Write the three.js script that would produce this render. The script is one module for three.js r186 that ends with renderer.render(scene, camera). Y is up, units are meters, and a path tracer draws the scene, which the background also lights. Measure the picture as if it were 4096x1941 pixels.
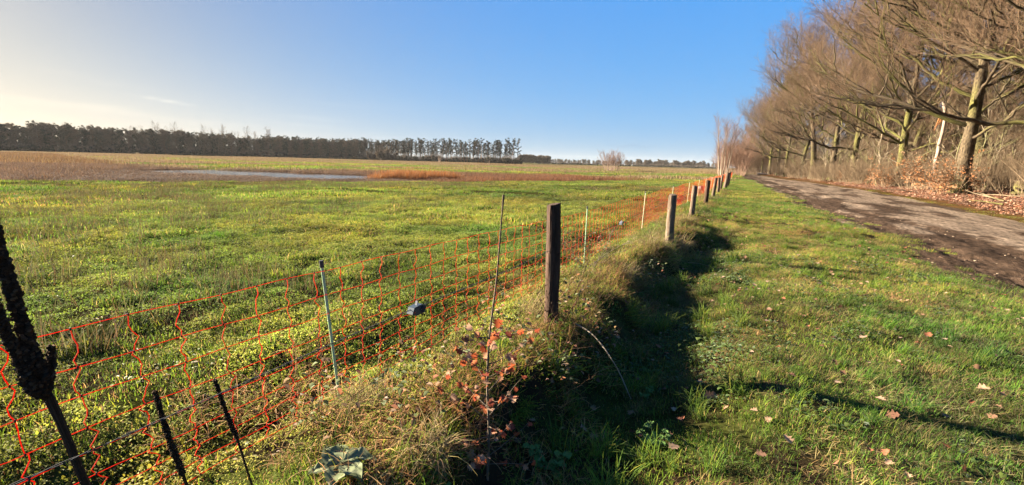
import * as THREE from 'three';
import { mergeGeometries } from 'three/addons/utils/BufferGeometryUtils.js';

// ------------------------------------------------------------------ camera, sky, sun, exposure
const scene = new THREE.Scene();
const EYE = 1.65;
const camera = new THREE.PerspectiveCamera(58.95, 1024 / 485, 0.05, 6000);
camera.rotation.order = 'YXZ';
camera.position.set(0, EYE, 0);
camera.rotation.set(THREE.MathUtils.degToRad(-10.71), 0, THREE.MathUtils.degToRad(1.6));
const renderer = new THREE.WebGLRenderer({ antialias: true });
renderer.toneMapping = THREE.LinearToneMapping;
renderer.toneMappingExposure = 9.2;
renderer.shadowMap.enabled = true;

const SUN = new THREE.Vector3(-0.924, 0, -0.383).normalize().multiplyScalar(Math.cos(0.325)).setY(Math.sin(0.325));
const sun = new THREE.DirectionalLight(new THREE.Color().setRGB(1, 0.87, 0.68), 5);
sun.position.copy(SUN).multiplyScalar(120);
sun.castShadow = true;
sun.shadow.mapSize.set(4096, 4096);
sun.shadow.camera.left = -90; sun.shadow.camera.right = 90; sun.shadow.camera.top = 90; sun.shadow.camera.bottom = -90; sun.shadow.camera.far = 400;
sun.shadow.radius = 1.2;
scene.add(sun, sun.target);
scene.fog = new THREE.FogExp2(0xe8e4dc, 0.00006);

// ------------------------------------------------------------------ random numbers and noise
function rng(seed) { let a = seed >>> 0; return () => { a = (a + 0x6D2B79F5) | 0; let t = Math.imul(a ^ (a >>> 15), 1 | a); t = (t + Math.imul(t ^ (t >>> 7), 61 | t)) ^ t; return ((t ^ (t >>> 14)) >>> 0) / 4294967296; }; }
const hash = (x, y) => { let h = Math.imul(x | 0, 374761393) + Math.imul(y | 0, 668265263); h = Math.imul(h ^ (h >>> 13), 1274126177); return ((h ^ (h >>> 16)) >>> 0) / 4294967296; };
function noise(x, y) { const xi = Math.floor(x), yi = Math.floor(y), u0 = x - xi, v0 = y - yi, u = u0 * u0 * (3 - 2 * u0), v = v0 * v0 * (3 - 2 * v0); const a = hash(xi, yi), b = hash(xi + 1, yi), c = hash(xi, yi + 1), d = hash(xi + 1, yi + 1); return a + (b - a) * u + (c - a) * v + (a - b - c + d) * u * v; }
function fbm(x, y, o = 4) { let s = 0, a = 0.5, n = 0; for (let i = 0; i < o; i++) { s += a * noise(x, y); n += a; a *= 0.5; x = x * 2.03 + 17.3; y = y * 2.03 + 5.1; } return s / n; }
const sm = (a, b, x) => { const t = Math.min(1, Math.max(0, (x - a) / (b - a))); return t * t * (3 - 2 * t); };
const mix = (a, b, t) => a + (b - a) * t;
const mix3 = (a, b, t) => [mix(a[0], b[0], t), mix(a[1], b[1], t), mix(a[2], b[2], t)];

// ------------------------------------------------------------------ sky: clear winter air with the sun low on the left
{
  const W = 2048, Hh = 1024, data = new Float32Array(W * Hh * 4), d = new THREE.Vector3();
  const E = 1 / renderer.toneMappingExposure;
  for (let j = 0; j < Hh; j++) {
    const el = ((j + 0.5) / Hh - 0.5) * Math.PI;
    for (let i = 0; i < W; i++) {
      const az = ((i + 0.5) / W - 0.5) * 2 * Math.PI;       // u = atan2(z, x) / 2pi + 0.5
      d.set(Math.cos(el) * Math.cos(az), Math.sin(el), Math.cos(el) * Math.sin(az));
      const up = Math.max(0, d.y), g = Math.acos(Math.min(1, Math.max(-1, d.dot(SUN)))) * 180 / Math.PI;
      // blue air, paler towards the horizon and warm towards the sun
      const k = Math.exp(-up * 3.5), hz = Math.exp(-up * 14), w = Math.exp(-Math.pow(g / 36, 1.4)), wl = w * Math.exp(-up * 7), tight = Math.exp(-g / 6);
      let r = 0.017 + 0.241 * k + 0.194 * hz + 0.284 * w + 1.326 * wl + 2.4 * tight;
      let gg = 0.286 + 0.346 * k - 0.037 * hz - 0.073 * w + 0.961 * wl + 2.3 * tight;
      let b = 0.959 - 0.024 * k - 0.23 * hz - 0.733 * w + 0.765 * wl + 2.2 * tight;
      // thin high cloud streaks low over the wood and a short trail
      const a = Math.atan2(d.x, -d.z) * 180 / Math.PI, e = el * 180 / Math.PI;
      if (e > 0 && e < 14) {
        const st = fbm(a * 0.05 + 9, e * 1.1 + a * 0.035, 4), c = sm(0.56, 0.8, st) * sm(0.5, 3, e) * (1 - sm(4.5, 9, e)) * Math.exp(-Math.pow((a + 52) / 28, 2));
        r += 0.14 * c; gg += 0.11 * c; b += 0.06 * c;
        const ta = (a + 38.2) / 2.0, te = e - (5.05 - 0.11 * (a + 38.2)), tr = Math.exp(-ta * ta * 1.3) * Math.exp(-Math.pow(te / (0.085 + 0.02 * ta), 2));
        r += 0.3 * tr; gg += 0.25 * tr; b += 0.16 * tr;
        const gc = Math.exp(-Math.pow((a - 14.8) / 2.6, 2)) * Math.exp(-Math.pow((e - 2.3 - 0.1 * Math.sin(a * 2.2)) / 0.16, 2));
        r -= 0.05 * gc; gg -= 0.07 * gc; b -= 0.07 * gc;
      }
      const o = (j * W + i) * 4; data[o] = r * E; data[o + 1] = gg * E; data[o + 2] = b * E; data[o + 3] = 1;
    }
  }
  const tex = new THREE.DataTexture(data, W, Hh, THREE.RGBAFormat, THREE.FloatType);
  tex.mapping = THREE.EquirectangularReflectionMapping; tex.magFilter = THREE.LinearFilter; tex.needsUpdate = true;
  scene.background = tex; scene.environment = tex;
}

// ------------------------------------------------------------------ the lie of the land: s is metres right of the post line, t is metres along it
const P1 = [0.46, -4.08], T = [0.473, -0.881], N = [0.881, 0.473];
const toST = (x, z) => [(x - P1[0]) * N[0] + (z - P1[1]) * N[1], (x - P1[0]) * T[0] + (z - P1[1]) * T[1]];
const toXZ = (s, t) => [P1[0] + N[0] * s + T[0] * t, P1[1] + N[1] * s + T[1] * t];
const table = (L) => (t) => { let i = 0; while (i < L.length - 2 && t > L[i + 1][0]) i++; const [t0, a] = L[i], [t1, b] = L[i + 1]; return mix(a, b, Math.min(1, Math.max(0, (t - t0) / (t1 - t0)))); };
const tabL = table([[-15, 6.2], [5, 5.24], [22, 3.8], [39, 3.25], [75, 1.5], [110, 0.6], [150, 0]]), tabR = table([[-15, 11], [19, 10.8], [34, 11.4], [50, 10.9], [68, 9.2], [90, 6.2], [115, 4.6], [150, 3]]);
const pathL = (t) => tabL(t) + 0.4 * (noise(t * 0.45, 3.3) - 0.5) + 0.35 * (noise(t * 1.7, 8.3) - 0.5);
const pathR = (t) => tabR(t) + 0.4 * (noise(t * 0.3, 13.3) - 0.5) + 0.3 * (noise(t * 1.4, 1.3) - 0.5);
// the pond: a long thin pool among the rushes
const PA = [-33.5, -46.2], PB = [-17.5, -42.2];
function pondD(x, z) { const ax = PB[0] - PA[0], az = PB[1] - PA[1], k = Math.min(1, Math.max(0, ((x - PA[0]) * ax + (z - PA[1]) * az) / (ax * ax + az * az))); const dx = x - PA[0] - k * ax, dz = z - PA[1] - k * az; return Math.hypot(dx, dz) - (4.8 + 1.6 * (noise(x * 0.3, z * 0.3) - 0.5)); }
// distance beyond the near edge of the rushes, and the place along that edge
const reedQ = (x, z) => (x + 30) * -0.459 + (z + 25) * -0.889;
const reedA = (x, z) => (x + 30) * 0.889 + (z + 25) * -0.459;
function reedAmount(x, z) {
  const a = reedA(x, z), q = reedQ(x, z) + 2.2 * (fbm(x * 0.18, z * 0.18, 3) - 0.5);
  const w = mix(170, 25, sm(-70, 12, a)) - 9 * sm(18, 50, a);
  return sm(0, 0.8, q) * (1 - sm(w - 2, w + 3, q + 6 * (noise(x * 0.08, z * 0.08) - 0.5))) * (1 - sm(46, 51, a));
}
function height(x, z) {
  const [s, t] = toST(x, z), d = Math.hypot(x, z);
  let y = 0;
  if (s < 0.6) y += -0.3 * sm(3, 26, -s) * 1 + (fbm(x * 0.55, z * 0.55, 3) - 0.5) * 0.16 * sm(0.4, 2.5, -s) * (1 - sm(60, 120, d)) + (fbm(x * 2.3, z * 2.3, 3) - 0.5) * 0.085 * (1 - sm(14, 30, d));
  y -= 0.10 * Math.exp(-Math.pow((s + 1.15) / 0.42, 2)) * (1 - sm(40, 60, t));
  y += 0.05 * Math.exp(-Math.pow((s + 0.1) / 0.35, 2)) * (0.4 + 1.2 * noise(t * 1.1, 4)) * (1 - sm(60, 90, t));
  if (s > -0.2) {
    const edge = 0.16 + 0.5 * (noise(t * 0.75, 77) - 0.5) + 0.3 * (noise(t * 2.3, 9) - 0.5);
    const far = sm(7, 11, t), D = 0.27 * (1 - far) * (0.75 + 0.5 * noise(t * 0.6, 21)), left = sm(edge, edge + 0.4 + 2.2 * far, s);
    y -= mix(0.17, 0.06, far) * left + D * left * (1 - sm(0.75, 1.9, s + 0.9 * (noise(t * 0.8, 31) - 0.5)));
    y += (fbm(x * 1.3, z * 1.3, 3) - 0.5) * 0.11 * sm(0.6, 1.6, s) * (1 - sm(3.5, 5, s));
    const l = pathL(t), r = pathR(t);
    y -= 0.06 * sm(l - 0.5, l + 0.4, s) * (1 - sm(r - 0.4, r + 0.3, s));
    y += (0.42 * sm(r, r + 6, s) + (fbm(x * 0.7, z * 0.7, 3) - 0.5) * 0.3 * sm(r, r + 2.5, s)) * (1 - sm(170, 260, d));
  }
  const p = pondD(x, z);
  if (p < 1.5) y -= 0.32 * (1 - sm(-0.8, 0.9, p));
  return y;
}
function normalAt(x, z, e = 0.12) { return new THREE.Vector3(height(x - e, z) - height(x + e, z), 2 * e, height(x, z - e) - height(x, z + e)).normalize(); }

// ------------------------------------------------------------------ mesh builder
class MB {
  constructor() { this.p = []; this.n = []; this.c = []; this.i = []; this.uv = []; }
  get count() { return this.p.length / 3; }
  v(x, y, z, c, nx = 0, ny = 1, nz = 0, u = 0, w = 0) { this.p.push(x, y, z); this.n.push(nx, ny, nz); this.c.push(c[0], c[1], c[2]); this.uv.push(u, w); return this.p.length / 3 - 1; }
  tri(a, b, c) { this.i.push(a, b, c); }
  // a tapered tube through points, with a colour function
  tube(pts, rad, sides, col, cap = true) {
    const n = pts.length, t = new THREE.Vector3(), u = new THREE.Vector3(), w = new THREE.Vector3(); let first = this.count, len = 0;
    for (let k = 0; k < n; k++) {
      t.subVectors(pts[Math.min(n - 1, k + 1)], pts[Math.max(0, k - 1)]).normalize();
      if (k === 0) { u.set(Math.abs(t.y) > 0.9 ? 1 : 0, Math.abs(t.y) > 0.9 ? 0 : 1, 0); } else len += pts[k].distanceTo(pts[k - 1]);
      u.addScaledVector(t, -u.dot(t)).normalize(); w.crossVectors(t, u);
      for (let s = 0; s < sides; s++) {
        const a = s / sides * 2 * Math.PI, cx = Math.cos(a), sx = Math.sin(a), r = typeof rad === 'function' ? rad(k / (n - 1), a, k) : rad[k];
        const nx = u.x * cx + w.x * sx, ny = u.y * cx + w.y * sx, nz = u.z * cx + w.z * sx;
        this.v(pts[k].x + nx * r, pts[k].y + ny * r, pts[k].z + nz * r, typeof col === 'function' ? col(k / (n - 1), a, pts[k]) : col, nx, ny, nz, s / sides, len);
      }
    }
    for (let k = 0; k < n - 1; k++) for (let s = 0; s < sides; s++) { const a = first + k * sides + s, b = first + k * sides + (s + 1) % sides; this.tri(a, b, a + sides); this.tri(b, b + sides, a + sides); }
    if (cap) { const e = first + (n - 1) * sides, q = pts[n - 1], c = this.v(q.x, q.y, q.z, typeof col === 'function' ? col(1, 0, q) : col, t.x, t.y, t.z); for (let s = 0; s < sides; s++) this.tri(e + s, e + (s + 1) % sides, c); }
    return this;
  }
  // a grass blade: a bent tapered strip
  blade(x, y, z, az, h, w, bend, col, segs = 3, rise = 1.45) {
    const dx = Math.cos(az), dz = Math.sin(az), sx = -dz, sz = dx; let px = 0, py = 0, ang = rise; const st = h / segs; let last = null;
    for (let k = 0; k <= segs; k++) {
      const ww = w * (k === segs ? 0.12 : 1 - 0.35 * k / segs) * 0.5, nx = -Math.sin(ang), ny = Math.cos(ang);
      const X = x + dx * px, Y = y + py, Z = z + dz * px;
      const a = this.v(X - sx * ww, Y, Z - sz * ww, col, dx * nx, ny, dz * nx), b = this.v(X + sx * ww, Y, Z + sz * ww, col, dx * nx, ny, dz * nx);
      if (last !== null) { this.tri(last, last + 1, a); this.tri(last + 1, b, a); }
      last = a; px += Math.cos(ang) * st; py += Math.sin(ang) * st; ang -= bend / segs;
    }
  }
  // an oval leaf with a fold along its midrib
  leaf(x, y, z, az, tilt, l, w, col, fold = 0.25) {
    const dx = Math.cos(az) * Math.cos(tilt), dy = Math.sin(tilt), dz = Math.sin(az) * Math.cos(tilt), sx = -Math.sin(az), sz = Math.cos(az), ny = Math.cos(tilt), nx = -Math.cos(az) * Math.sin(tilt), nz = -Math.sin(az) * Math.sin(tilt);
    const P = (k, q, up) => this.v(x + dx * l * k + sx * w * q + nx * up * w, y + dy * l * k + ny * up * w, z + dz * l * k + sz * w * q + nz * up * w, col, nx + sx * q * 0.6, ny, nz + sz * q * 0.6);
    const a = P(0, 0, 0), b = P(0.35, -0.5, fold), c = P(0.4, 0, 0), d = P(0.35, 0.5, fold), e = P(1, 0, -0.25), f = P(0.75, -0.36, fold * 0.6), g = P(0.75, 0.36, fold * 0.6);
    this.tri(a, c, b); this.tri(a, d, c); this.tri(b, c, f); this.tri(c, e, f); this.tri(c, g, e); this.tri(c, d, g);
  }
  geo(flat = false) {
    const g = new THREE.BufferGeometry();
    g.setAttribute('position', new THREE.Float32BufferAttribute(this.p, 3));
    g.setAttribute('color', new THREE.Float32BufferAttribute(this.c, 3));
    g.setAttribute('uv', new THREE.Float32BufferAttribute(this.uv, 2));
    g.setIndex(this.i);
    if (flat) g.computeVertexNormals(); else g.setAttribute('normal', new THREE.Float32BufferAttribute(this.n, 3));
    return g;
  }
}
const V = (x, y, z) => new THREE.Vector3(x, y, z);

// ------------------------------------------------------------------ things, parts, names
const taken = {};
function numbered(name) { const k = taken[name] = (taken[name] ?? -1) + 1; return k ? name + '_' + String(k).padStart(3, '0') : name; }
function tag(o, label, category, group, kind) { o.userData.label = label; o.userData.category = category; if (group) o.userData.group = group; if (kind) o.userData.kind = kind; return o; }
function shade(o) { o.traverse((m) => { if (m.isMesh) { m.castShadow = true; m.receiveShadow = true; } }); return o; }
function thing(name, label, category, pos = [0, 0, 0], turn = 0, group) { const o = new THREE.Group(); o.name = numbered(name); o.position.set(...pos); o.rotation.y = turn; scene.add(o); return tag(o, label, category, group); }
function part(name, geo, mat, parent, kind) { const m = new THREE.Mesh(geo, mat); m.name = name; if (kind) m.userData.kind = kind; parent.add(m); m.castShadow = m.receiveShadow = true; return m; }
function single(name, geo, mat, label, category, group, kind) { const m = new THREE.Mesh(geo, mat); m.name = numbered(name); scene.add(m); m.castShadow = m.receiveShadow = true; return tag(m, label, category, group, kind); }
function setting(name, geo, mat, label) { const m = new THREE.Mesh(geo, mat); m.name = name; m.userData.kind = 'structure'; m.userData.label = label; scene.add(m); m.castShadow = m.receiveShadow = true; return m; }
function copy(src, pos, turn, scale, label, group) { const c = src.clone(); c.name = numbered(src.userData.base ?? src.name.replace(/_\d{3}$/, '')); c.userData = { ...src.userData }; if (pos) c.position.set(...pos); if (turn !== undefined) c.rotation.y = turn; if (scale) c.scale.setScalar(scale); if (label) c.userData.label = label; if (group) c.userData.group = group; scene.add(c); return c; }
const grey = (k) => new THREE.Color().setRGB(k, k, k);
const std = (o) => new THREE.MeshPhysicalMaterial({ vertexColors: true, roughness: 0.9, specularIntensity: 0.25, side: THREE.DoubleSide, ...o });
const thin = (tr, o) => new THREE.MeshPhysicalMaterial({ vertexColors: true, roughness: 1, transmission: tr, thickness: 0, side: THREE.DoubleSide, specularIntensity: 0.15, ...o });
const stain = (seed, size, fn) => { const data = new Uint8Array(size * size * 4); for (let j = 0; j < size; j++) for (let i = 0; i < size; i++) { const c = fn(i / size, j / size, i, j), o = (j * size + i) * 4; for (let k = 0; k < 3; k++) data[o + k] = Math.max(0, Math.min(255, c[k] * 255)); data[o + 3] = 255; } const t = new THREE.DataTexture(data, size, size); t.wrapS = t.wrapT = THREE.RepeatWrapping; t.magFilter = THREE.LinearFilter; t.minFilter = THREE.LinearMipmapLinearFilter; t.needsUpdate = true; return t; };
// noise that repeats without a seam
function tile(u, v, f, seed) { const x = u * f, y = v * f, w = (k) => ((k % f) + f) % f; const xi = Math.floor(x), yi = Math.floor(y), a = x - xi, b = y - yi, p = a * a * (3 - 2 * a), q = b * b * (3 - 2 * b); const hh = (i, j) => hash(w(i) + seed * 57, w(j) + seed * 131); return mix(mix(hh(xi, yi), hh(xi + 1, yi), p), mix(hh(xi, yi + 1), hh(xi + 1, yi + 1), p), q); }
const tfbm = (u, v, f, seed, o = 5) => { let s = 0, a = 0.5, n = 0; for (let i = 0; i < o; i++) { s += a * tile(u, v, f, seed + i); n += a; a *= 0.55; f *= 2; } return s / n; };

// ------------------------------------------------------------------ ground
const groundGrain = stain(1, 1024, (u, v) => { const n = tfbm(u, v, 16, 3, 6), m = tile(u, v, 512, 9), k = 0.55 + 0.62 * (n - 0.5) * 1.7 + 0.3 * (m - 0.5); return [k, k, k * 0.97]; });
const groundBump = stain(2, 1024, (u, v) => { const k = tfbm(u, v, 24, 5, 6); return [k, k, k]; });
const under = (x, z) => { const [s, t] = toST(x, z); if (s < -2 || s > 14 || t < -16 || t > 140) return 0; const l = pathL(t), r = pathR(t); return 0.15 * sm(l - 0.1, l + 0.3, s) * (1 - sm(r - 0.3, r + 0.1, s)); };
const bare = [0.038, 0.027, 0.016], moss = [0.05, 0.055, 0.014], meadow = [0.11, 0.13, 0.028], straw = [0.20, 0.15, 0.075], reedBrown = [0.13, 0.085, 0.055], litter = [0.17, 0.078, 0.036], tan = [0.17, 0.125, 0.06], farGreen = [0.13, 0.155, 0.04];
function groundColor(x, z) {
  const [s, t] = toST(x, z), d = Math.hypot(x, z), n1 = fbm(x * 0.35, z * 0.35, 4), n2 = fbm(x * 2.1 + 40, z * 2.1, 4);
  if (s > -0.3) {
    let c = mix3(bare, moss, sm(0.35, 0.65, n2)); c = mix3(c, straw, 0.35 * sm(0.5, 0.75, n1));
    c = mix3(c, mix3(farGreen, straw, sm(0.4, 0.7, n1)), sm(25, 60, d) * 0.9);
    const r = pathR(t), edge = r + 0.9 * (noise(t * 0.9, 5) - 0.2);
    c = mix3(c, mix3(moss, litter, n1), sm(r - 0.3, r, s));
    return mix3(c, mix3(litter, [0.10, 0.055, 0.03], sm(0.35, 0.7, n2)), sm(edge, edge + 0.9, s + 1.1 * (n2 - 0.5)));
  }
  let c = mix3(bare, moss, sm(0.3, 0.6, n2));
  c = mix3(c, mix3(meadow, farGreen, n1), sm(30, 52, d));
  // beyond: bands of green pasture and pale brown heath that lie across the view
  const band = fbm(x * 0.012 + 3, z * 0.05 + 7, 4), fine = fbm(x * 0.09, z * 0.22, 3);
  const brown = sm(0.46, 0.6, band + 0.35 * (fine - 0.5) + 0.08 * sm(150, 260, d));
  c = mix3(c, mix3(mix3(tan, reedBrown, sm(0.4, 0.7, fine)), [0.19, 0.115, 0.055], 0.3 * n1), brown * sm(45, 75, d));
  const r = reedAmount(x, z); c = mix3(c, mix3(reedBrown, [0.09, 0.055, 0.035], n2), r);
  if (d > 700) c = mix3(c, [0.13, 0.135, 0.06], sm(700, 1200, d));
  return c;
}
{
  const mb = new MB(), radii = [0]; let r = 0.35; while (r < 1700) { radii.push(r); r *= r < 60 ? 1.022 : 1.05; }
  const angs = []; for (let a = -180; a < 180;) { angs.push(a * Math.PI / 180); a += (a > -72 && a < 72) ? 0.55 : 4; }
  const m = angs.length;
  for (let k = 0; k < radii.length; k++) for (let j = 0; j < m; j++) { const x = Math.sin(angs[j]) * radii[k], z = -Math.cos(angs[j]) * radii[k], y = height(x, z) - under(x, z), nn = normalAt(x, z, Math.max(0.08, radii[k] * 0.012)); const lam = mb.v(x, y, z, groundColor(x, z), nn.x, nn.y, nn.z, x, z); }
  for (let k = 0; k < radii.length - 1; k++) for (let j = 0; j < m; j++) { const a = k * m + j, b = k * m + (j + 1) % m; mb.tri(a, a + m, b); mb.tri(b, a + m, b + m); }
  for (let i = 0; i < mb.uv.length; i++) mb.uv[i] /= 2.6;
  const mat = new THREE.MeshPhysicalMaterial({ color: grey(0.78), vertexColors: true, map: groundGrain, bumpMap: groundBump, bumpScale: 0.02, roughness: 1, specularIntensity: 0 });
  const g = mb.geo(); for (let i = 0; i < mb.i.length; i += 3) { const q = g.index.array; const t1 = q[i + 1]; q[i + 1] = q[i + 2]; q[i + 2] = t1; }
  // keep faces upward
  const ps = g.attributes.position, ix = g.index.array, A = V(0, 0, 0), B = V(0, 0, 0), C = V(0, 0, 0);
  for (let i = 0; i < ix.length; i += 3) { A.fromBufferAttribute(ps, ix[i]); B.fromBufferAttribute(ps, ix[i + 1]); C.fromBufferAttribute(ps, ix[i + 2]); if ((B.z - A.z) * (C.x - A.x) - (B.x - A.x) * (C.z - A.z) < 0) { const q = ix[i + 1]; ix[i + 1] = ix[i + 2]; ix[i + 2] = q; } }
  setting('ground', g, mat, 'flat meadow and verge ground reaching to the horizon');
}
// the sandy track
const pathGrain = stain(3, 1024, (u, v) => { const n = tfbm(u, v, 14, 21, 6), m = tile(u, v, 512, 27), st = tile(u, v, 200, 33), k = 0.6 + 1.25 * (n - 0.5) + 0.4 * (m - 0.5) + (st > 0.8 ? 0.2 : 0); return [k, k * 0.99, k * 0.97]; });
const pathBump = stain(4, 1024, (u, v) => { const k = tfbm(u, v, 20, 41, 6) * 0.7 + 0.3 * tile(u, v, 256, 46); return [k, k, k]; });
{
  const mb = new MB(), nt = 900, ns = 70;
  for (let k = 0; k <= nt; k++) {
    const t = -14 + 150 * Math.pow(k / nt, 1.5), l = pathL(t), r = pathR(t);
    for (let j = 0; j <= ns; j++) {
      const f = j / ns, s = mix(l - 0.15, r + 0.12, f), [x, z] = toXZ(s, t), d = s - l;
      const ruts = -0.08 * Math.exp(-Math.pow((d - 1.0 - 0.4 * (noise(t * 0.2, 2) - 0.5)) / 0.26, 2)) - 0.065 * Math.exp(-Math.pow((d - 2.5 - 0.4 * (noise(t * 0.2, 5) - 0.5)) / 0.28, 2));
      const y = height(x, z) + 0.045 * sm(0, 0.06, f) * (1 - sm(0.95, 1, f)) - 0.03 + ruts + ((fbm(x * 2.2, z * 2.2, 3) - 0.5) * 0.06 + (fbm(x * 7, z * 7, 2) - 0.5) * 0.075) * (1 - sm(1.8, 3.4, d) * 0.7);
      const n1 = fbm(s * 1.1, t * 0.28, 4), n2 = fbm(x * 1.9, z * 1.9, 3), mud = sm(0.45, 0.54, n1 + 0.2 * (1 - sm(1.2, 3.6, d)) - 0.045 + 0.3 * (n2 - 0.5) + 0.22 * (fbm(x * 5.2, z * 5.2, 3) - 0.5)) ;
      let c = mix3([0.19, 0.142, 0.106], [0.062, 0.04, 0.027], mud); c = mix3(c, [0.25, 0.19, 0.14], 0.5 * sm(0.55, 0.8, n2) * (1 - mud));
      const streak = 0.45 + 1.15 * fbm(s * 3.4 + 11, t * 0.4, 3), crumb = 0.8 + 0.45 * fbm(x * 6 + 7, z * 6, 2); c = [c[0] * streak * crumb, c[1] * streak * crumb, c[2] * streak * crumb];
      mb.v(x, y, z, c, 0, 1, 0, s / 1.1, t / 2.6);
    }
  }
  for (let k = 0; k < nt; k++) for (let j = 0; j < ns; j++) { const a = k * (ns + 1) + j; mb.tri(a, a + 1, a + ns + 1); mb.tri(a + 1, a + ns + 2, a + ns + 1); }
  const g = mb.geo(true);
  setting('path', g, std({ color: grey(0.85), map: pathGrain, bumpMap: pathBump, bumpScale: 0.04, roughness: 0.95, specularIntensity: 0.08 }), 'sandy track with dark muddy wheel ruts along the wood');
}
// pond water
{
  const sh = new THREE.Shape(), pts = []; const cx = (PA[0] + PB[0]) / 2, cz = (PA[1] + PB[1]) / 2;
  for (let k = 0; k < 90; k++) { const a = k / 90 * 2 * Math.PI, dx = Math.cos(a), dz = Math.sin(a); let lo = 0, hi = 30; for (let i = 0; i < 24; i++) { const q = (lo + hi) / 2; if (pondD(cx + dx * q, cz + dz * q) < 0.75) lo = q; else hi = q; } pts.push(new THREE.Vector2(cx + dx * lo, -(cz + dz * lo))); }
  sh.setFromPoints(pts); const g = new THREE.ShapeGeometry(sh); g.rotateX(-Math.PI / 2); g.translate(0, -0.34, 0);
  const rip = stain(5, 512, (u, v) => { const k = tfbm(u, v, 16, 61, 4); return [k, k, k]; });
  setting('pond_water', g, new THREE.MeshPhysicalMaterial({ color: new THREE.Color().setRGB(0.03, 0.03, 0.028), roughness: 0.09, ior: 1.33, bumpMap: rip, bumpScale: 0.003, specularIntensity: 1 }), 'narrow still pool among the brown rushes');
}

// ------------------------------------------------------------------ grass, herbs, rushes: patches of real blades, strewn over the ground
const K = { color: grey(0.9) }, grassMat = thin(0.5, K), dryMat = thin(0.32, K), leafMat = thin(0.45, K), glossLeaf = std({ roughness: 0.82, ...K }), wetLeaf = std({ roughness: 0.7, ...K }), litterMat = thin(0.2, { color: grey(0.85) });
function pick(R, list) { let k = R(), i = 0; for (; i < list.length - 1; i++) { k -= list[i][0]; if (k < 0) break; } const c = list[i][1], v = 0.78 + 0.44 * R(); return [c[0] * v, c[1] * v, c[2] * v * (0.8 + 0.4 * R())]; }
function bladePatch(seed, o) {
  const R = rng(seed), mb = new MB();
  for (let k = 0; k < o.n; k++) {
    const clump = o.clumps ? Math.floor(R() * o.clumps) : -1, a0 = R() * 6.283, rr = Math.sqrt(R()) * o.r;
    let x = Math.cos(a0) * rr, z = Math.sin(a0) * rr, az = R() * 6.283;
    if (clump >= 0) { const Q = rng(seed * 91 + clump), ca = Q() * 6.283, cr = Math.sqrt(Q()) * o.r; x = Math.cos(ca) * cr + (R() - 0.5) * o.clumpR; z = Math.sin(ca) * cr + (R() - 0.5) * o.clumpR; }
    const h = mix(o.h0, o.h1, Math.pow(R(), 1.4));
    mb.blade(x, -0.012, z, az, h, mix(o.w0, o.w1, R()), mix(o.b0, o.b1, R()), pick(R, o.cols), o.segs ?? 3, mix(o.rise0 ?? 1.1, o.rise1 ?? 1.55, R()));
  }
  return mb.geo();
}
function leafPatch(seed, o) {
  const R = rng(seed), mb = new MB();
  for (let k = 0; k < o.n; k++) { const a = R() * 6.283, rr = Math.sqrt(R()) * o.r, l = mix(o.l0, o.l1, R()); mb.leaf(Math.cos(a) * rr, mix(0, o.lift, R() * R()) + (o.dome ?? 0) * (1 - rr * rr / o.r / o.r), Math.sin(a) * rr, R() * 6.283, mix(o.t0, o.t1, R()), l, l * mix(0.45, 0.75, R()), pick(R, o.cols)); }
  return mb.geo();
}
const many = (n, f) => Array.from({ length: n }, (_, i) => f(i));
const G1 = [0.072, 0.15, 0.016], G2 = [0.105, 0.19, 0.02], G3 = [0.17, 0.22, 0.026], G4 = [0.045, 0.105, 0.018], Y1 = [0.30, 0.23, 0.10], Y2 = [0.24, 0.15, 0.065], B1 = [0.12, 0.075, 0.035];
const vergeP = many(5, (i) => bladePatch(100 + i, { n: 120, r: 0.24, h0: 0.05, h1: 0.17, w0: 0.003, w1: 0.0065, b0: 0.4, b1: 2.0, cols: [[0.28, G1], [0.3, G2], [0.2, G3], [0.08, G4], [0.09, Y1], [0.05, Y2]] }));
const dryP = many(4, (i) => bladePatch(140 + i, { n: 95, r: 0.2, h0: 0.12, h1: 0.34, w0: 0.003, w1: 0.006, b0: 1.0, b1: 2.9, segs: 5, cols: [[0.24, Y1], [0.26, Y2], [0.24, B1], [0.14, G3], [0.12, G2]] }));
const tuftP = many(4, (i) => bladePatch(160 + i, { n: 80, r: 0.09, h0: 0.12, h1: 0.3, w0: 0.004, w1: 0.0075, b0: 0.5, b1: 1.9, segs: 4, cols: [[0.4, G1], [0.3, G2], [0.15, G4], [0.15, G3]] }));
const lawnP = many(5, (i) => bladePatch(180 + i, { n: 110, r: 0.26, h0: 0.025, h1: 0.085, w0: 0.003, w1: 0.006, b0: 0.4, b1: 2.0, cols: [[0.28, G1], [0.3, G2], [0.26, G3], [0.1, Y1], [0.06, B1]] }));
const herbCols = [[0.4, [0.14, 0.19, 0.03]], [0.34, [0.175, 0.215, 0.035]], [0.22, [0.12, 0.165, 0.03]], [0.04, B1]];
const herbP = many(6, (i) => leafPatch(200 + i, { n: 210, r: 0.12 + 0.025 * (i % 3), l0: 0.006, l1: 0.019, lift: 0.022, dome: 0.03 + 0.014 * (i % 3), t0: -0.3, t1: 1.3, cols: herbCols }));
const wetP = many(3, (i) => leafPatch(220 + i, { n: 26, r: 0.28, l0: 0.016, l1: 0.05, lift: 0.03, t0: -0.3, t1: 0.5, cols: [[0.6, [0.12, 0.13, 0.06]], [0.4, [0.13, 0.09, 0.06]]] }));
const cloverP = many(4, (i) => leafPatch(240 + i, { n: 60, r: 0.2, l0: 0.018, l1: 0.05, lift: 0.09, t0: -0.5, t1: 0.6, cols: [[0.5, [0.075, 0.13, 0.02]], [0.3, [0.12, 0.17, 0.03]], [0.2, [0.06, 0.10, 0.025]]] }));
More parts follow.
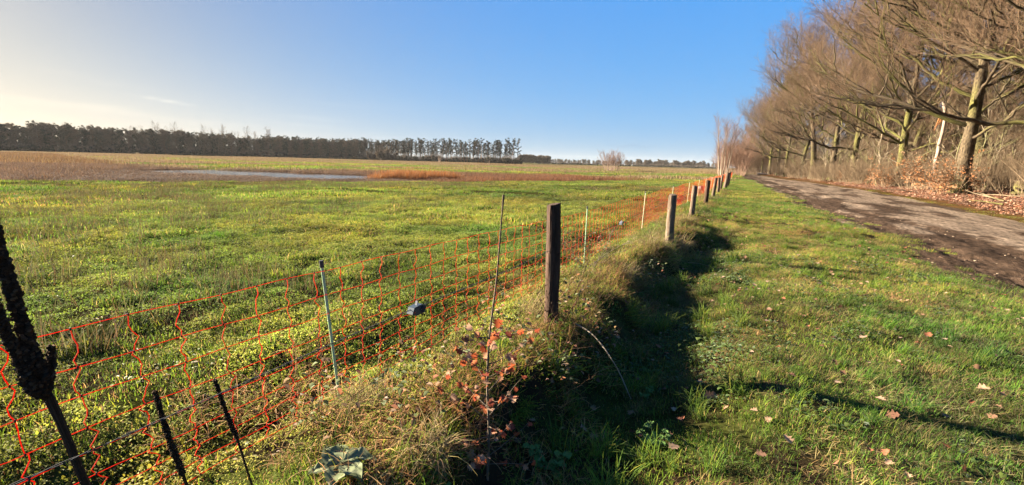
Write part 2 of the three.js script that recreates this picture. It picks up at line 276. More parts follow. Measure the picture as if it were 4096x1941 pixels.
const midP = many(4, (i) => bladePatch(260 + i, { n: 170, r: 0.6, h0: 0.03, h1: 0.11, w0: 0.007, w1: 0.014, b0: 0.5, b1: 2.0, segs: 2, cols: [[0.3, G1], [0.3, G2], [0.25, G3], [0.1, Y1], [0.05, B1]] }));
const farP = many(4, (i) => bladePatch(280 + i, { n: 160, r: 2.0, h0: 0.08, h1: 0.24, w0: 0.03, w1: 0.06, b0: 0.5, b1: 2.0, segs: 2, cols: [[0.3, G1], [0.3, G2], [0.2, G3], [0.2, Y1]] }));
const rushP = many(4, (i) => bladePatch(300 + i, { n: 60, r: 0.22, h0: 0.1, h1: 0.32, w0: 0.004, w1: 0.007, b0: 0, b1: 0.7, segs: 2, cols: [[0.5, [0.075, 0.075, 0.03]], [0.34, B1], [0.16, [0.13, 0.12, 0.04]]] }));
const reedCols = [[0.36, [0.125, 0.085, 0.055]], [0.34, [0.08, 0.055, 0.04]], [0.2, [0.2, 0.145, 0.09]], [0.1, [0.16, 0.085, 0.045]]];
const reedP = many(4, (i) => bladePatch(320 + i, { n: 150, r: 0.95, h0: 0.22, h1: 0.72, w0: 0.008, w1: 0.02, b0: 0.1, b1: 1.3, segs: 3, cols: reedCols }));
const orangeP = many(3, (i) => bladePatch(340 + i, { n: 150, r: 0.75, h0: 0.2, h1: 0.85, w0: 0.008, w1: 0.018, b0: 0.05, b1: 0.7, segs: 3, cols: [[0.4, [0.3, 0.115, 0.035]], [0.35, [0.2, 0.08, 0.03]], [0.25, [0.26, 0.15, 0.07]]] }));
const heathP = many(3, (i) => bladePatch(360 + i, { n: 150, r: 2.2, h0: 0.12, h1: 0.42, w0: 0.03, w1: 0.06, b0: 0.2, b1: 1.4, segs: 2, cols: [[0.4, [0.2, 0.13, 0.07]], [0.3, [0.14, 0.09, 0.05]], [0.3, [0.24, 0.18, 0.09]]] }));
function strew(name, label, category, geos, mat, sites, sink = 0) {
  const lists = geos.map(() => []); sites.forEach((q, i) => lists[Math.floor(hash(i, 77 + name.length) * geos.length)].push(q));
  const M = new THREE.Matrix4(), q1 = new THREE.Quaternion(), q2 = new THREE.Quaternion(), up = V(0, 1, 0), col = new THREE.Color();
  lists.forEach((L, k) => {
    if (!L.length) return; const im = new THREE.InstancedMesh(geos[k], mat, L.length); im.name = numbered(name); im.castShadow = im.receiveShadow = true;
    L.forEach((q, i) => { q1.setFromUnitVectors(up, normalAt(q.x, q.z, Math.max(0.1, q.d * 0.012))); q2.setFromAxisAngle(up, hash(i, k + 5) * 6.283); M.compose(V(q.x, height(q.x, q.z) - sink, q.z), q1.multiply(q2), V(q.k, q.k * (q.ky ?? 1), q.k)); im.setMatrixAt(i, M); im.setColorAt(i, col.setRGB(...(q.c ?? [1, 1, 1]))); });
    tag(im, label, category, undefined, 'stuff'); scene.add(im);
  });
}
function sites(seed, r0, r1, cell, keep, half = 62) {
  const R = rng(seed), out = [], lim = half * Math.PI / 180;
  for (let x = -r1; x < r1; x += cell) for (let z = -r1; z < 1.2; z += cell) {
    const px = x + R() * cell, pz = z + R() * cell, u = R(), d = Math.hypot(px, pz); if (d < r0 || d > r1) continue;
    if (Math.abs(Math.atan2(px, -pz)) > lim) continue; const [s, t] = toST(px, pz), e = keep(px, pz, s, t, d, u); if (e) out.push({ x: px, z: pz, d, k: 1, ...e });
  }
  return out;
}
const tint = (x, z, f = 0.6) => { const a = fbm(x * f + 20, z * f, 3), b = fbm(x * f * 3 + 50, z * f * 3, 2), v = 0.92 + 1.35 * (b - 0.5); return [v * (1.08 + 1.3 * (a - 0.46)), v * (1 + 0.3 * (a - 0.46)), v * (0.9 + 0.3 * (a - 0.46))]; };
const fieldTint = (x, z, f) => { const c = tint(x, z, f), k = 0.5 + 0.82 * fbm(x * 0.14 + 40, z * 0.26, 4), y = 0.93 + 0.5 * (fbm(x * 0.2 + 9, z * 0.34 + 70, 3) - 0.4); return [c[0] * k * y * 1.08, c[1] * k, c[2] * k * 0.9]; };
const onPath = (s, t, m = 0) => s > pathL(t) + m && s < pathR(t) - m;
const hollow = (s, t) => s > 0.25 && s < 1.7 && t < 8;
// verge between posts and track
strew('verge_grass', 'short mixed green grass of the verge between posts and track', 'grass', vergeP, grassMat, sites(1, 1.2, 26, 0.17, (x, z, s, t, d, u) => s > -0.45 && !onPath(s, t, 0.12 * u) && s < pathL(t) + 1 && u < mix(0.95, 0.4, sm(6, 24, d)) * (hollow(s, t) ? 0.5 : 1) * mix(0.35, 1, sm(0.3, 0.48, fbm(x * 1.6 + 70, z * 1.6, 3))) && (s < pathL(t) - 0.5 || noise(x * 2, z * 2) > 0.42) ? { k: mix(0.3, 0.68, hash(x * 991, z * 877)) * (1 + sm(8, 22, d) * 0.5), c: tint(x, z) } : null));
strew('verge_grass', 'short mixed green grass of the verge between posts and track', 'grass', midP, grassMat, sites(2, 20, 70, 0.6, (x, z, s, t, d, u) => s > -0.6 && s < pathL(t) + 0.2 && u < 0.8 ? { k: 0.9 + 0.5 * u, c: tint(x, z, 0.3) } : null));
strew('verge_turf', 'fine short turf of the verge', 'grass', lawnP, grassMat, sites(23, 1.2, 14, 0.2, (x, z, s, t, d, u) => s > -0.3 && s < pathL(t) - 0.1 * u && u < 0.88 * sm(0.2, 0.36, fbm(x * 2.1 + 33, z * 2.1, 2)) ? { k: 0.7 + 0.5 * u, c: tint(x, z) } : null));
strew('dry_grass', 'straw coloured drooping grass along the bank under the posts', 'grass', dryP, dryMat, sites(3, 1.2, 34, 0.16, (x, z, s, t, d, u) => { const n = fbm(x * 1.1 + 8, z * 1.1, 3); const bank = Math.exp(-Math.pow((s - 0.05) / 0.42, 2)) * (0.5 + 0.5 * sm(0.35, 0.6, n)) * (1 - 0.6 * sm(9, 14, t)); const v = s > 0.8 && s < pathL(t) - 0.3 ? 0.5 * sm(0.5, 0.66, n) : 0, f = s < -0.3 && s > -1.7 ? 0.16 * sm(0.45, 0.6, n) : 0; return u < Math.max(bank * 0.75, v, f) ? { k: (s > 0.7 ? 0.42 : 0.85) * (0.7 + 0.6 * n), c: tint(x, z) } : null; }));
strew('grass_tuft', 'taller fresh green grass tufts scattered over the verge', 'grass', tuftP, grassMat, sites(4, 1.2, 26, 0.3, (x, z, s, t, d, u) => s > -1.2 && s < pathL(t) - 0.1 && u < (hollow(s, t) ? 0.5 : 0.6) * sm(0.35, 0.6, fbm(x * 1.2 + 12, z * 1.2, 2)) * (s < 0.2 ? 0.6 : 1) ? { k: (hollow(s, t) ? 1.4 : 0.85) * (0.35 + 0.6 * hash(x * 777, z * 555)), c: tint(x, z) } : null));
const thatchP = many(3, (i) => bladePatch(170 + i, { n: 70, r: 0.2, h0: 0.05, h1: 0.16, w0: 0.003, w1: 0.006, b0: 0.2, b1: 1.2, rise0: 0.15, rise1: 0.7, cols: [[0.4, Y1], [0.3, Y2], [0.3, B1]] }));
strew('grass_thatch', 'flattened dead straw lying in patches on the verge', 'grass', thatchP, dryMat, sites(24, 1.2, 16, 0.2, (x, z, s, t, d, u) => s > 0.3 && s < pathL(t) && u < 0.85 * sm(0.48, 0.62, fbm(x * 1.5 + 91, z * 1.5, 3)) ? { k: 0.6 + 0.5 * u, c: tint(x, z) } : null), -0.01);
strew('ground_ivy', 'low leafy green herbs in the hollow beside the posts', 'herbs', cloverP, thin(0.4, { color: grey(0.55) }), sites(5, 1.2, 12, 0.2, (x, z, s, t, d, u) => s > 0.1 && s < pathL(t) - 0.4 && u < (hollow(s, t) ? 0.75 : 0.2) * sm(0.4, 0.56, fbm(x * 0.9, z * 0.9 + 60, 3)) ? { k: 0.6 + 0.7 * hash(x * 313, z * 919) } : null));
// pasture on the left
const inField = (s) => s < -0.4;
const lump = (x, z) => 0.75 + 0.6 * fbm(x * 1.7 + 3, z * 1.7, 2);
const herbAt = (x, z, s, t, d, u) => inField(s) && u < 0.95 * sm(0.34, 0.48, fbm(x * 1.1 + 5, z * 1.1, 3) + 0.06 * (1 - sm(4, 12, d))) ? { k: 0.7 + 0.8 * hash(x * 411, z * 219) + 0.5 * sm(9, 20, d), ky: 0.7 + 0.7 * hash(x * 97, z * 53), c: fieldTint(x, z, 0.5) } : null;
strew('meadow_herbs', 'low leafy cover of the wet meadow behind the netting', 'herbs', herbP, leafMat, sites(6, 1.6, 20, 0.185, herbAt));
strew('wet_leaves', 'glistening wet leaves lying in the meadow', 'leaves', wetP, wetLeaf, sites(7, 1.6, 13, 0.24, (x, z, s, t, d, u) => inField(s) && u < 0.08 ? { k: 0.8 + 0.6 * u } : null));
strew('meadow_grass', 'short grass of the meadow behind the netting', 'grass', lawnP, grassMat, sites(8, 1.6, 20, 0.17, (x, z, s, t, d, u) => inField(s) && u < 0.97 * sm(0.34, 0.5, fbm(x * 0.8 + 31, z * 0.8, 3) + 0.05 * sm(5, 12, d)) ? { k: lump(x, z) * (0.6 + 0.6 * hash(x * 611, z * 119)) + 0.5 * sm(9, 20, d), c: fieldTint(x, z, 0.5) } : null));
strew('meadow_grass', 'short grass of the meadow behind the netting', 'grass', midP, grassMat, sites(9, 11, 60, 0.55, (x, z, s, t, d, u) => s < -0.5 && reedAmount(x, z) < 0.4 && u < 0.97 * sm(0.37, 0.52, fbm(x * 0.5 + 31, z * 0.5, 3)) + 0.06 ? { k: 0.8 + 0.9 * hash(x * 71, z * 39), c: fieldTint(x, z, 0.25) } : null));
const humpP = many(4, (i) => bladePatch(380 + i, { n: 210, r: 0.24, h0: 0.09, h1: 0.26, w0: 0.005, w1: 0.01, b0: 0.8, b1: 2.4, segs: 3, cols: [[0.26, G1], [0.34, G2], [0.26, G3], [0.1, Y1], [0.04, B1]] }));
strew('meadow_tussock_grass', 'uneven grass hummocks over the meadow', 'grass', humpP, grassMat, sites(22, 4.5, 48, 0.42, (x, z, s, t, d, u) => s < -1.6 && reedAmount(x, z) < 0.3 && u < 0.62 * sm(0.46, 0.62, fbm(x * 0.8 + 61, z * 0.8, 2)) * (0.35 + 0.65 * sm(-14, 4, x + 0.25 * z + 8)) ? { k: 0.4 + 0.55 * hash(x * 41, z * 93), c: fieldTint(x, z, 0.3) } : null));
strew('rush_tuft', 'dark upright rush tufts in the meadow', 'rushes', rushP, dryMat, sites(10, 5, 34, 0.5, (x, z, s, t, d, u) => s < -1 && reedAmount(x, z) < 0.4 && u < 0.85 * sm(0.44, 0.57, fbm(x * 0.16 + 3, z * 0.2 + 9, 3) + 0.13 * sm(2, -18, x) - 0.1 * sm(12, 6, d)) ? { k: 0.6 + 0.9 * hash(x * 171, z * 339) } : null));
strew('far_meadow_grass', 'grass of the distant pasture beyond the rushes', 'grass', farP, grassMat, sites(11, 52, 200, 2.6, (x, z, s, t, d, u) => s < -1 && reedAmount(x, z) < 0.3 && pondD(x, z) > 1 && fbm(x * 0.03 + 3, z * 0.1 + 7, 3) < 0.56 && u < 0.8 ? { k: 0.8 + 0.7 * u, c: fieldTint(x, z, 0.1) } : null, 56));
strew('heath_grass', 'pale brown rough grass of the distant marsh', 'grass', heathP, dryMat, sites(12, 50, 330, 3.4, (x, z, s, t, d, u) => s < -2 && pondD(x, z) > 1 && reedAmount(x, z) < 0.5 && fbm(x * 0.03 + 3, z * 0.1 + 7, 3) > 0.5 && u < 0.8 ? { k: 0.8 + 0.9 * hash(x * 7, z * 9) } : null, 56));
// rushes round the pond
const pondFront = (x, z) => (x + 25.5) * 0.243 - (z + 44.2) * 0.97 < 0 && reedA(x, z) > -4 && reedA(x, z) < 26;
strew('rushes', 'brown dead rushes standing round the pond', 'rushes', reedP, dryMat, sites(13, 24, 75, 0.85, (x, z, s, t, d, u) => { const r = reedAmount(x, z), p = pondD(x, z), q = reedQ(x, z); if (u > r * 0.97 || (p < -0.2 && u > (pondFront(x, z) && p > -3 ? 0.12 : 0.01))) return null; const front = pondFront(x, z) && q < 16, behind = p < 9 && reedA(x, z) > 0; return { k: 0.85 + 0.3 * hash(x * 7, z * 3), ky: front ? (p < 0 ? 0.45 : mix(0.5, 0.15, sm(-4, 6, reedA(x, z))) + 0.2 * hash(x * 17, z * 5)) : (behind ? 0.55 : 1) * (0.35 + 0.85 * fbm(x * 0.25, z * 0.25, 3)), c: mix3([0.75, 0.75, 0.8], mix3([1.25, 1.1, 1], [1.6, 0.95, 0.6], sm(20, 34, reedA(x, z))), fbm(x * 0.13 + 4, z * 0.13, 3)) }; }, 58));
strew('rushes', 'brown dead rushes standing round the pond', 'rushes', heathP, dryMat, sites(14, 75, 230, 2.2, (x, z, s, t, d, u) => u < reedAmount(x, z) * 0.9 ? { k: 0.9 + 0.5 * u, ky: 1.0 + 0.8 * hash(x * 3, z * 7), c: mix3([0.55, 0.5, 0.48], [1, 0.85, 0.75], fbm(x * 0.1, z * 0.1, 3)) } : null, 58));
strew('orange_rushes', 'bright orange clump of rushes right of the pond', 'rushes', orangeP, dryMat, sites(15, 30, 55, 0.42, (x, z, s, t, d, u) => { const dx = x + 9.6, dz = z + 42.5, a = dx * 0.95 + dz * -0.3, b = dx * 0.3 + dz * 0.95, e = Math.hypot(a / 4.4, b / 1.7) + 0.35 * (noise(x * 0.9, z * 0.9) - 0.5); return e < 1 || (a > 3 && a < 19 && Math.abs(b) < 1.6 && u < 0.22 * (1 - a / 22)) ? { k: 0.9 + 0.4 * u, ky: e >= 1 ? 0.45 + 0.3 * u : (0.55 + 0.8 * u) * (1.1 - 0.3 * e) } : null; }));

// ------------------------------------------------------------------ leaf litter under the wood and single oak leaves on the verge
function oakLeaf(seed, col, l = 0.1) {
  const R = rng(seed), mb = new MB(), n = 15, curlA = (R() - 0.5) * 2.2, curlB = 0.5 + R() * 0.9, cx = [], tw = (R() - 0.5) * 0.8;
  for (let k = 0; k <= n; k++) {
    const f = k / n, lobe = f < 0.08 ? 0.05 : (0.1 + 0.27 * Math.sin(Math.PI * Math.pow(f, 0.75)) + 0.12 * Math.cos(f * 6.283 * 3.6)) * (1 - Math.pow(f, 7)), y0 = 0.12 * curlA * f * f, ring = [];
    for (let j = -2; j <= 2; j++) { const q = j / 2 * lobe, up = curlB * q * q * 0.9 + y0 + q * tw * f; ring.push(mb.v((f - 0.5) * l, up * l, q * l, col)); }
    cx.push(ring);
  }
  for (let k = 0; k < n; k++) for (let j = 0; j < 4; j++) { mb.tri(cx[k][j], cx[k][j + 1], cx[k + 1][j]); mb.tri(cx[k][j + 1], cx[k + 1][j + 1], cx[k + 1][j]); }
  return mb.geo(true);
}
const leafCols = [[0.2, 0.11, 0.065], [0.26, 0.165, 0.105], [0.11, 0.055, 0.035], [0.3, 0.2, 0.135], [0.2, 0.075, 0.04]];
const leafGeos = many(10, (i) => oakLeaf(400 + i, leafCols[i % 5], 0.095));
function litterPatch(seed, n, r) { const R = rng(seed), list = []; for (let k = 0; k < n; k++) { const c = leafCols[Math.floor(R() * 5)], v = 1.1 + R() * 0.6, mb = new MB(), l = mix(0.07, 0.13, R()), a = R() * 6.283, rr = Math.sqrt(R()) * r; mb.leaf(Math.cos(a) * rr, 0.005 + 0.03 * R(), Math.sin(a) * rr, R() * 6.283, (R() - 0.4) * 1.1, l, l * 0.62, [c[0] * v, c[1] * v, c[2] * v], (R() - 0.3) * 0.8); list.push(mb.geo()); } return mergeGeometries(list); }
const litterP = many(4, (i) => litterPatch(430 + i, 70, 0.55));
strew('leaf_litter', 'russet fallen leaves covering the edge of the wood', 'leaves', litterP, litterMat, sites(16, 8, 70, 0.55, (x, z, s, t, d, u) => { const r = pathR(t) + 0.5 + 0.8 * (noise(t * 0.9, 5) - 0.3); return s > r && s < r + 16 && t < 75 && t > -2 && u < 0.85 * sm(r, r + 1, s + (u - 0.5)) ? { k: 0.8 + 0.5 * u, c: mix3([0.75, 0.75, 0.8], [1.2, 1.05, 0.95], fbm(x * 0.6, z * 0.6, 3)) } : null; }, 66));
strew('track_edge_grass', 'thin strip of moss and short grass along the far side of the track', 'grass', lawnP, grassMat, sites(17, 12, 60, 0.26, (x, z, s, t, d, u) => { const r = pathR(t); return s > r - 0.25 && s < r + 0.6 && u < 0.3 * sm(0.4, 0.6, noise(x * 0.7, z * 0.7)) ? { k: 0.8 + u, c: [1.1, 0.8, 0.7] } : null; }, 66));
strew('small_verge_leaves', 'small brown leaf scraps caught in the verge grass', 'leaves', leafGeos.slice(0, 5), litterMat, sites(18, 1.5, 22, 0.3, (x, z, s, t, d, u) => s > -0.3 && s < pathL(t) + 0.5 && u < 0.25 + 0.75 * sm(0.45, 0.65, fbm(x * 0.9 + 15, z * 0.9, 3)) ? { k: 0.28 + 0.55 * hash(x * 37, z * 91) } : null), -0.075);
{
  const R = rng(51), protos = []; let made = 0;
  for (let k = 0; k < 4000 && made < 290; k++) {
    const s = 0.2 + R() * 5.2, t = -2.6 + 18 * Math.pow(R(), 1.6), [x, z] = toXZ(s, t); if (Math.abs(Math.atan2(x, -z)) > 0.93 || Math.hypot(x, z) < 2 || onPath(s, t, 0.2)) continue; if (noise(x * 0.8, z * 0.8) < 0.35 && R() < 0.6) continue;
    const m = single('fallen_leaf', leafGeos[made % 10], litterMat, 'curled brown oak leaf lying loose on the verge grass', 'leaf', 'oak leaves lying on the verge'); m.position.set(x, height(x, z) + 0.025 + 0.03 * R(), z); m.rotation.set((R() - 0.5) * 1.6, R() * 6.283, (R() - 0.5) * 1.6); m.scale.setScalar(0.4 + 0.55 * R()); made++;
  }
}

{
  const clod = (seed, c) => { const g = new THREE.IcosahedronGeometry(0.5, 1), R = rng(seed), q = g.attributes.position, col = []; for (let i = 0; i < q.count; i++) { const x = q.getX(i), y = q.getY(i), z = q.getZ(i), k = 0.75 + 0.5 * noise(x * 3 + seed, y * 3 + z * 2); q.setXYZ(i, x * k, y * k * 0.55, z * k); col.push(...c); } g.setAttribute('color', new THREE.Float32BufferAttribute(col, 3)); g.computeVertexNormals(); return g; };
  const mudMat = std({ roughness: 0.9, map: pathGrain });
  strew('mud_clods', 'dark crumbled mud clods along the rutted side of the track', 'mud', many(3, (i) => clod(470 + i, [0.075, 0.05, 0.034])), mudMat, sites(19, 6, 45, 0.2, (x, z, s, t, d, u) => { const e = s - pathL(t); return e > -0.25 && e < 3.4 && u < 0.42 * Math.exp(-Math.pow((e - 0.5) / 1.1, 2)) * sm(0.35, 0.6, fbm(x * 1.3, z * 1.3, 2)) ? { k: 0.03 + 0.05 * hash(x * 37, z * 53) } : null; }, 66), 0.005);
  strew('track_stones', 'small pale stones and sand crumbs on the track', 'stones', many(3, (i) => clod(480 + i, [0.3, 0.23, 0.16])), mudMat, sites(20, 6, 40, 0.22, (x, z, s, t, d, u) => onPath(s, t, 0.2) && u < 0.1 ? { k: 0.015 + 0.04 * hash(x * 37, z * 53) } : null, 66), 0);
  strew('track_edge_tufts', 'ragged grass tufts growing into the muddy edge of the track', 'grass', vergeP, grassMat, sites(21, 5, 34, 0.24, (x, z, s, t, d, u) => { const e = s - pathL(t); return e > -0.3 && e < 1.1 && u < 0.9 * sm(0.38, 0.56, fbm(x * 1.1 + 4, z * 1.1, 3)) * (1 - sm(0.3, 1.1, e)) ? { k: 0.5 + 0.5 * u, c: tint(x, z) } : null; }, 66));
}

// ------------------------------------------------------------------ trees
const barkBump = stain(6, 512, (u, v) => { const k = 0.5 * tfbm(u, v, 24, 71, 4) + 0.5 * tfbm(u * 3 % 1, v, 8, 75, 4); return [k, k, k]; });
const barkMap = stain(7, 512, (u, v) => { const g = tfbm(u, v * 0.5 % 1, 20, 101, 5), k = 0.62 + 1.3 * (g - 0.5) + 0.25 * (tile(u, v, 128, 107) - 0.5); return [k, k * 0.97, k * 0.92]; });
barkMap.repeat.set(2, 0.7); barkBump.repeat.set(2, 0.7);
const barkMat = std({ color: grey(0.85), roughness: 0.95, map: barkMap, bumpMap: barkBump, bumpScale: 0.03 }), twigMat = std({ roughness: 0.9 }), needleMat = thin(0.12);
const barkCol = (a, b, moss, seed) => (f, ang, p) => { const n = noise(p.x * 2.3 + seed, p.y * 2.3 + p.z * 1.7), m = noise(p.x * 0.55 + seed * 3, p.y * 0.7 + p.z * 0.6 + Math.cos(ang) * 0.5); return mix3(mix3(a, b, n), moss, sm(0.42, 0.62, m) * 0.85); };
const OAK_A = [0.07, 0.054, 0.036], OAK_B = [0.135, 0.102, 0.064], MOSSY = [0.135, 0.132, 0.036];
// sprays of bare twigs, growing along +y
function twigSpray(seed, col, o = {}) {
  const R = rng(seed), mb = new MB(), L = o.len ?? 1.3, r0 = o.r ?? 0.008;
  const go = (p, d, len, r, depth) => {
    const n = depth === 0 ? 5 : 3, pts = [p.clone()], dirs = [d.clone()]; let q = p.clone(), e = d.clone();
    for (let k = 0; k < n; k++) { e.add(V((R() - 0.5) * 0.45, (R() - 0.35) * 0.32, (R() - 0.5) * 0.45)).normalize(); q = q.clone().addScaledVector(e, len / n); pts.push(q); dirs.push(e.clone()); }
    const v = 0.75 + 0.5 * R(); mb.tube(pts, pts.map((_, k) => r * (1 - 0.65 * k / n)), 3, [col[0] * v, col[1] * v, col[2] * v], false);
    if (depth < 2) { const m = depth === 0 ? (o.side ?? 9) : (o.sub ?? 4); for (let k = 0; k < m; k++) { const f = mix(0.15, 1, (k + R()) / m) * n, i = Math.min(n - 1, Math.floor(f)), st = pts[i].clone().lerp(pts[i + 1], f - i), a = R() * 6.283, sd = V(Math.cos(a), 0, Math.sin(a)), spread = mix(0.5, 1.15, R()) * (o.spread ?? 1); go(st, dirs[i].clone().addScaledVector(sd, spread).normalize(), len * mix(0.32, 0.6, R()) * (1 - 0.35 * (k / m)), r * 0.62, depth + 1); } }
  };
  go(V(0, 0, 0), V(0, 1, 0), L, r0, 0); return mb.geo();
}
const oakTwigs = many(4, (i) => twigSpray(500 + i, [0.088, 0.056, 0.034], { len: 1.6, r: 0.0095, side: 7, sub: 3 }));
const redTwigs = many(3, (i) => twigSpray(510 + i, [0.125, 0.07, 0.047], { len: 1.5, r: 0.010, side: 9, sub: 4, spread: 0.6 }));
const paleTwigs = many(3, (i) => twigSpray(520 + i, [0.095, 0.066, 0.04], { len: 1.2, r: 0.010, side: 8, sub: 4, spread: 1.1 }));
const farTwigs = many(3, (i) => twigSpray(530 + i, [0.13, 0.10, 0.075], { len: 3.0, r: 0.05, side: 9, sub: 3, spread: 0.55 }));
function twigPart(geos, mat, mats, parent, name = 'twigs') { const lists = geos.map(() => []); mats.forEach((m, i) => lists[i % geos.length].push(m)); lists.forEach((L, k) => { if (!L.length) return; const im = new THREE.InstancedMesh(geos[k], mat, L.length); im.name = name; im.userData.kind = 'stuff'; im.castShadow = im.receiveShadow = true; L.forEach((m, i) => im.setMatrixAt(i, m)); parent.add(im); }); }
const UPV = V(0, 1, 0);
function along(p, d, R, k0, k1) { const q = new THREE.Quaternion().setFromUnitVectors(UPV, d), r = new THREE.Quaternion().setFromAxisAngle(UPV, R() * 6.283), k = mix(k0, k1, R()); return new THREE.Matrix4().compose(p, q.multiply(r), V(k, k, k)); }
function limbPath(R, p, d, len, n, wob, rise, zig = 0) { if (zig) { const d0 = d.clone().normalize(), side = V(R() - 0.5, R() - 0.5, R() - 0.5).cross(d0).normalize(), P = [p.clone()], D = [d0.clone()]; let q = p.clone(), e = d0.clone(); for (let k = 0; k < n; k++) { e.multiplyScalar(0.75).addScaledVector(d0, 0.25).addScaledVector(side, (k % 2 ? 1 : -1) * zig * (0.3 + R())).add(V((R() - 0.5) * wob, (R() - 0.5) * wob + rise * (0.4 + k / n), (R() - 0.5) * wob)).normalize(); q = q.clone().addScaledVector(e, len / n * (0.7 + 0.6 * R())); P.push(q); D.push(e.clone()); } return [P, D]; } const pts = [p.clone()], dirs = [d.clone().normalize()]; let q = p.clone(), e = d.clone().normalize(); for (let k = 0; k < n; k++) { e.add(V((R() - 0.5) * wob, (R() - 0.5) * wob * 0.8 + rise, (R() - 0.5) * wob)).normalize(); q = q.clone().addScaledVector(e, len / n); pts.push(q); dirs.push(e.clone()); } return [pts, dirs]; }
function at(pts, dirs, f) { const n = pts.length - 1, x = Math.min(n - 1e-4, f * n), i = Math.floor(x); return [pts[i].clone().lerp(pts[i + 1], x - i), dirs[i]]; }
function makeTree(name, label, category, group, seed, o) {
  const R = rng(seed), root = thing(name, label, category, [0, 0, 0], 0, group), col = barkCol(o.barkA, o.barkB, o.moss, seed % 17), tw = [];
  const [tp, td] = limbPath(R, V(0, -0.3, 0), V(o.lean ?? 0, 1, (R() - 0.5) * 0.1), o.h + 0.3, o.tn ?? 12, o.wob ?? 0.12, 0.05), rT = (f) => o.r * (1 - (o.taper ?? 0.8) * f) * (1 + 0.6 * Math.exp(-f * o.h / 0.5));
  part('trunk', new MB().tube(tp, (f, a) => rT(f) * (1 + 0.08 * Math.sin(a * 3 + f * 9)), o.sides ?? 9, col).geo(), barkMat, root);
  for (let i = 0; i < o.limbs; i++) {
    const f = mix(o.f0, 0.98, (i + 0.5 * R()) / o.limbs), [p, d] = at(tp, td, f); let az = i * 2.4 + R() * 0.9;
    let dir = V(Math.cos(az), 0, Math.sin(az)); if (o.bias) dir.x -= o.bias * (0.5 + R()); dir.normalize(); dir.y = mix(o.e0, o.e1, f) + (R() - 0.5) * 0.3; dir.normalize();
    const facing = 1 + (o.bias ? 0.28 * -dir.x : 0), len = o.len * facing * mix(1, o.topLen ?? 0.5, Math.pow((f - o.f0) / (1 - o.f0), 1.4)) * mix(0.75, 1.15, R());
    const [lp, ld] = limbPath(R, p, dir, len, 11, o.lw ?? 0.42, o.rise ?? 0.04, o.zig), mb = new MB(), r1 = Math.min(rT(f) * 0.62, (o.lr ?? 0.03) * len * 0.6 + 0.02);
    mb.tube(lp, (g, a, k) => (r1 * (1 - 0.8 * g) + 0.011) * (1 + 0.28 * (hash(k, i + seed) - 0.5)), o.lsides ?? 6, col);
    for (let j = 0; j < o.sec; j++) {
      const g = mix(0.22, 0.98, (j + R()) / o.sec), [p2, d2] = at(lp, ld, g), a2 = R() * 6.283, dd = d2.clone().addScaledVector(V(Math.cos(a2), 0.35 + (R() - 0.5) * 0.5, Math.sin(a2)), mix(0.55, 1.1, R())).normalize();
      const l2 = len * mix(0.28, 0.55, R()) * (j % 3 ? 1 : 1.25) * (1 - 0.35 * g), [sp, sd] = limbPath(R, p2, dd, l2, 6, o.zig ? 0.25 : 0.5, 0.07, o.zig), r2 = r1 * (1 - 0.7 * g) * (j % 3 ? 0.55 : 0.85) + 0.009;
      mb.tube(sp, (q) => r2 * (1 - 0.75 * q) + 0.006, 4, col, false);
      for (let k = 0; k < o.ter; k++) {
        const q = mix(0.25, 1, (k + R()) / o.ter), [p3, d3] = at(sp, sd, q), a3 = R() * 6.283, d4 = d3.clone().addScaledVector(V(Math.cos(a3), 0.3, Math.sin(a3)), mix(0.5, 1.0, R())).normalize();
        if (o.ter3) { const [up, ud] = limbPath(R, p3, d4, l2 * mix(0.35, 0.6, R()), 3, 0.5, 0.08); mb.tube(up, (w) => Math.max(0.009, r2 * 0.4 * (1 - 0.6 * w)), 3, col, false); tw.push(along(up[1], ud[1].clone().addScaledVector(V(R() - 0.5, R() * 0.5, R() - 0.5), 1).normalize(), R, o.k0, o.k1), along(up[3], ud[3], R, o.k0, o.k1)); if (R() < 0.5) tw.push(along(up[2], ud[2].clone().addScaledVector(V(R() - 0.5, R() * 0.5, R() - 0.5), 1.4).normalize(), R, o.k0, o.k1)); } else tw.push(along(p3, d4, R, o.k0, o.k1));
      }
    }
    part('limb', mb.geo(), barkMat, root);
  }
  if (o.twigs && tw.length) twigPart(o.twigs, twigMat, tw, root);
  return root;
}
const LT = -0.493;   // turn that points a tree's open side to the track
const oakO = { barkA: OAK_A, barkB: OAK_B, moss: MOSSY, h: 17, r: 0.42, limbs: 22, f0: 0.16, e0: 0.22, e1: 1.15, len: 8.2, topLen: 0.6, bias: 0.42, zig: 0.34, sec: 8, ter: 4, ter3: true, k0: 0.8, k1: 1.45, twigs: oakTwigs, lr: 0.018, lw: 0.26 };
const ST = (s, t) => { const [x, z] = toXZ(s, t); return [x, height(x, z), z]; };
function plantRow(protoF, spots, labelF) { const protos = []; spots.forEach(([s, t, v, turn, k], i) => { const pos = ST(s, t); let o; if (!protos[v]) { o = protos[v] = protoF(v); o.position.set(...pos); o.rotation.y = turn; o.scale.setScalar(k); } else o = copy(protos[v], pos, turn, k); if (labelF) o.userData.label = labelF(i) ?? o.userData.label; }); return protos; }
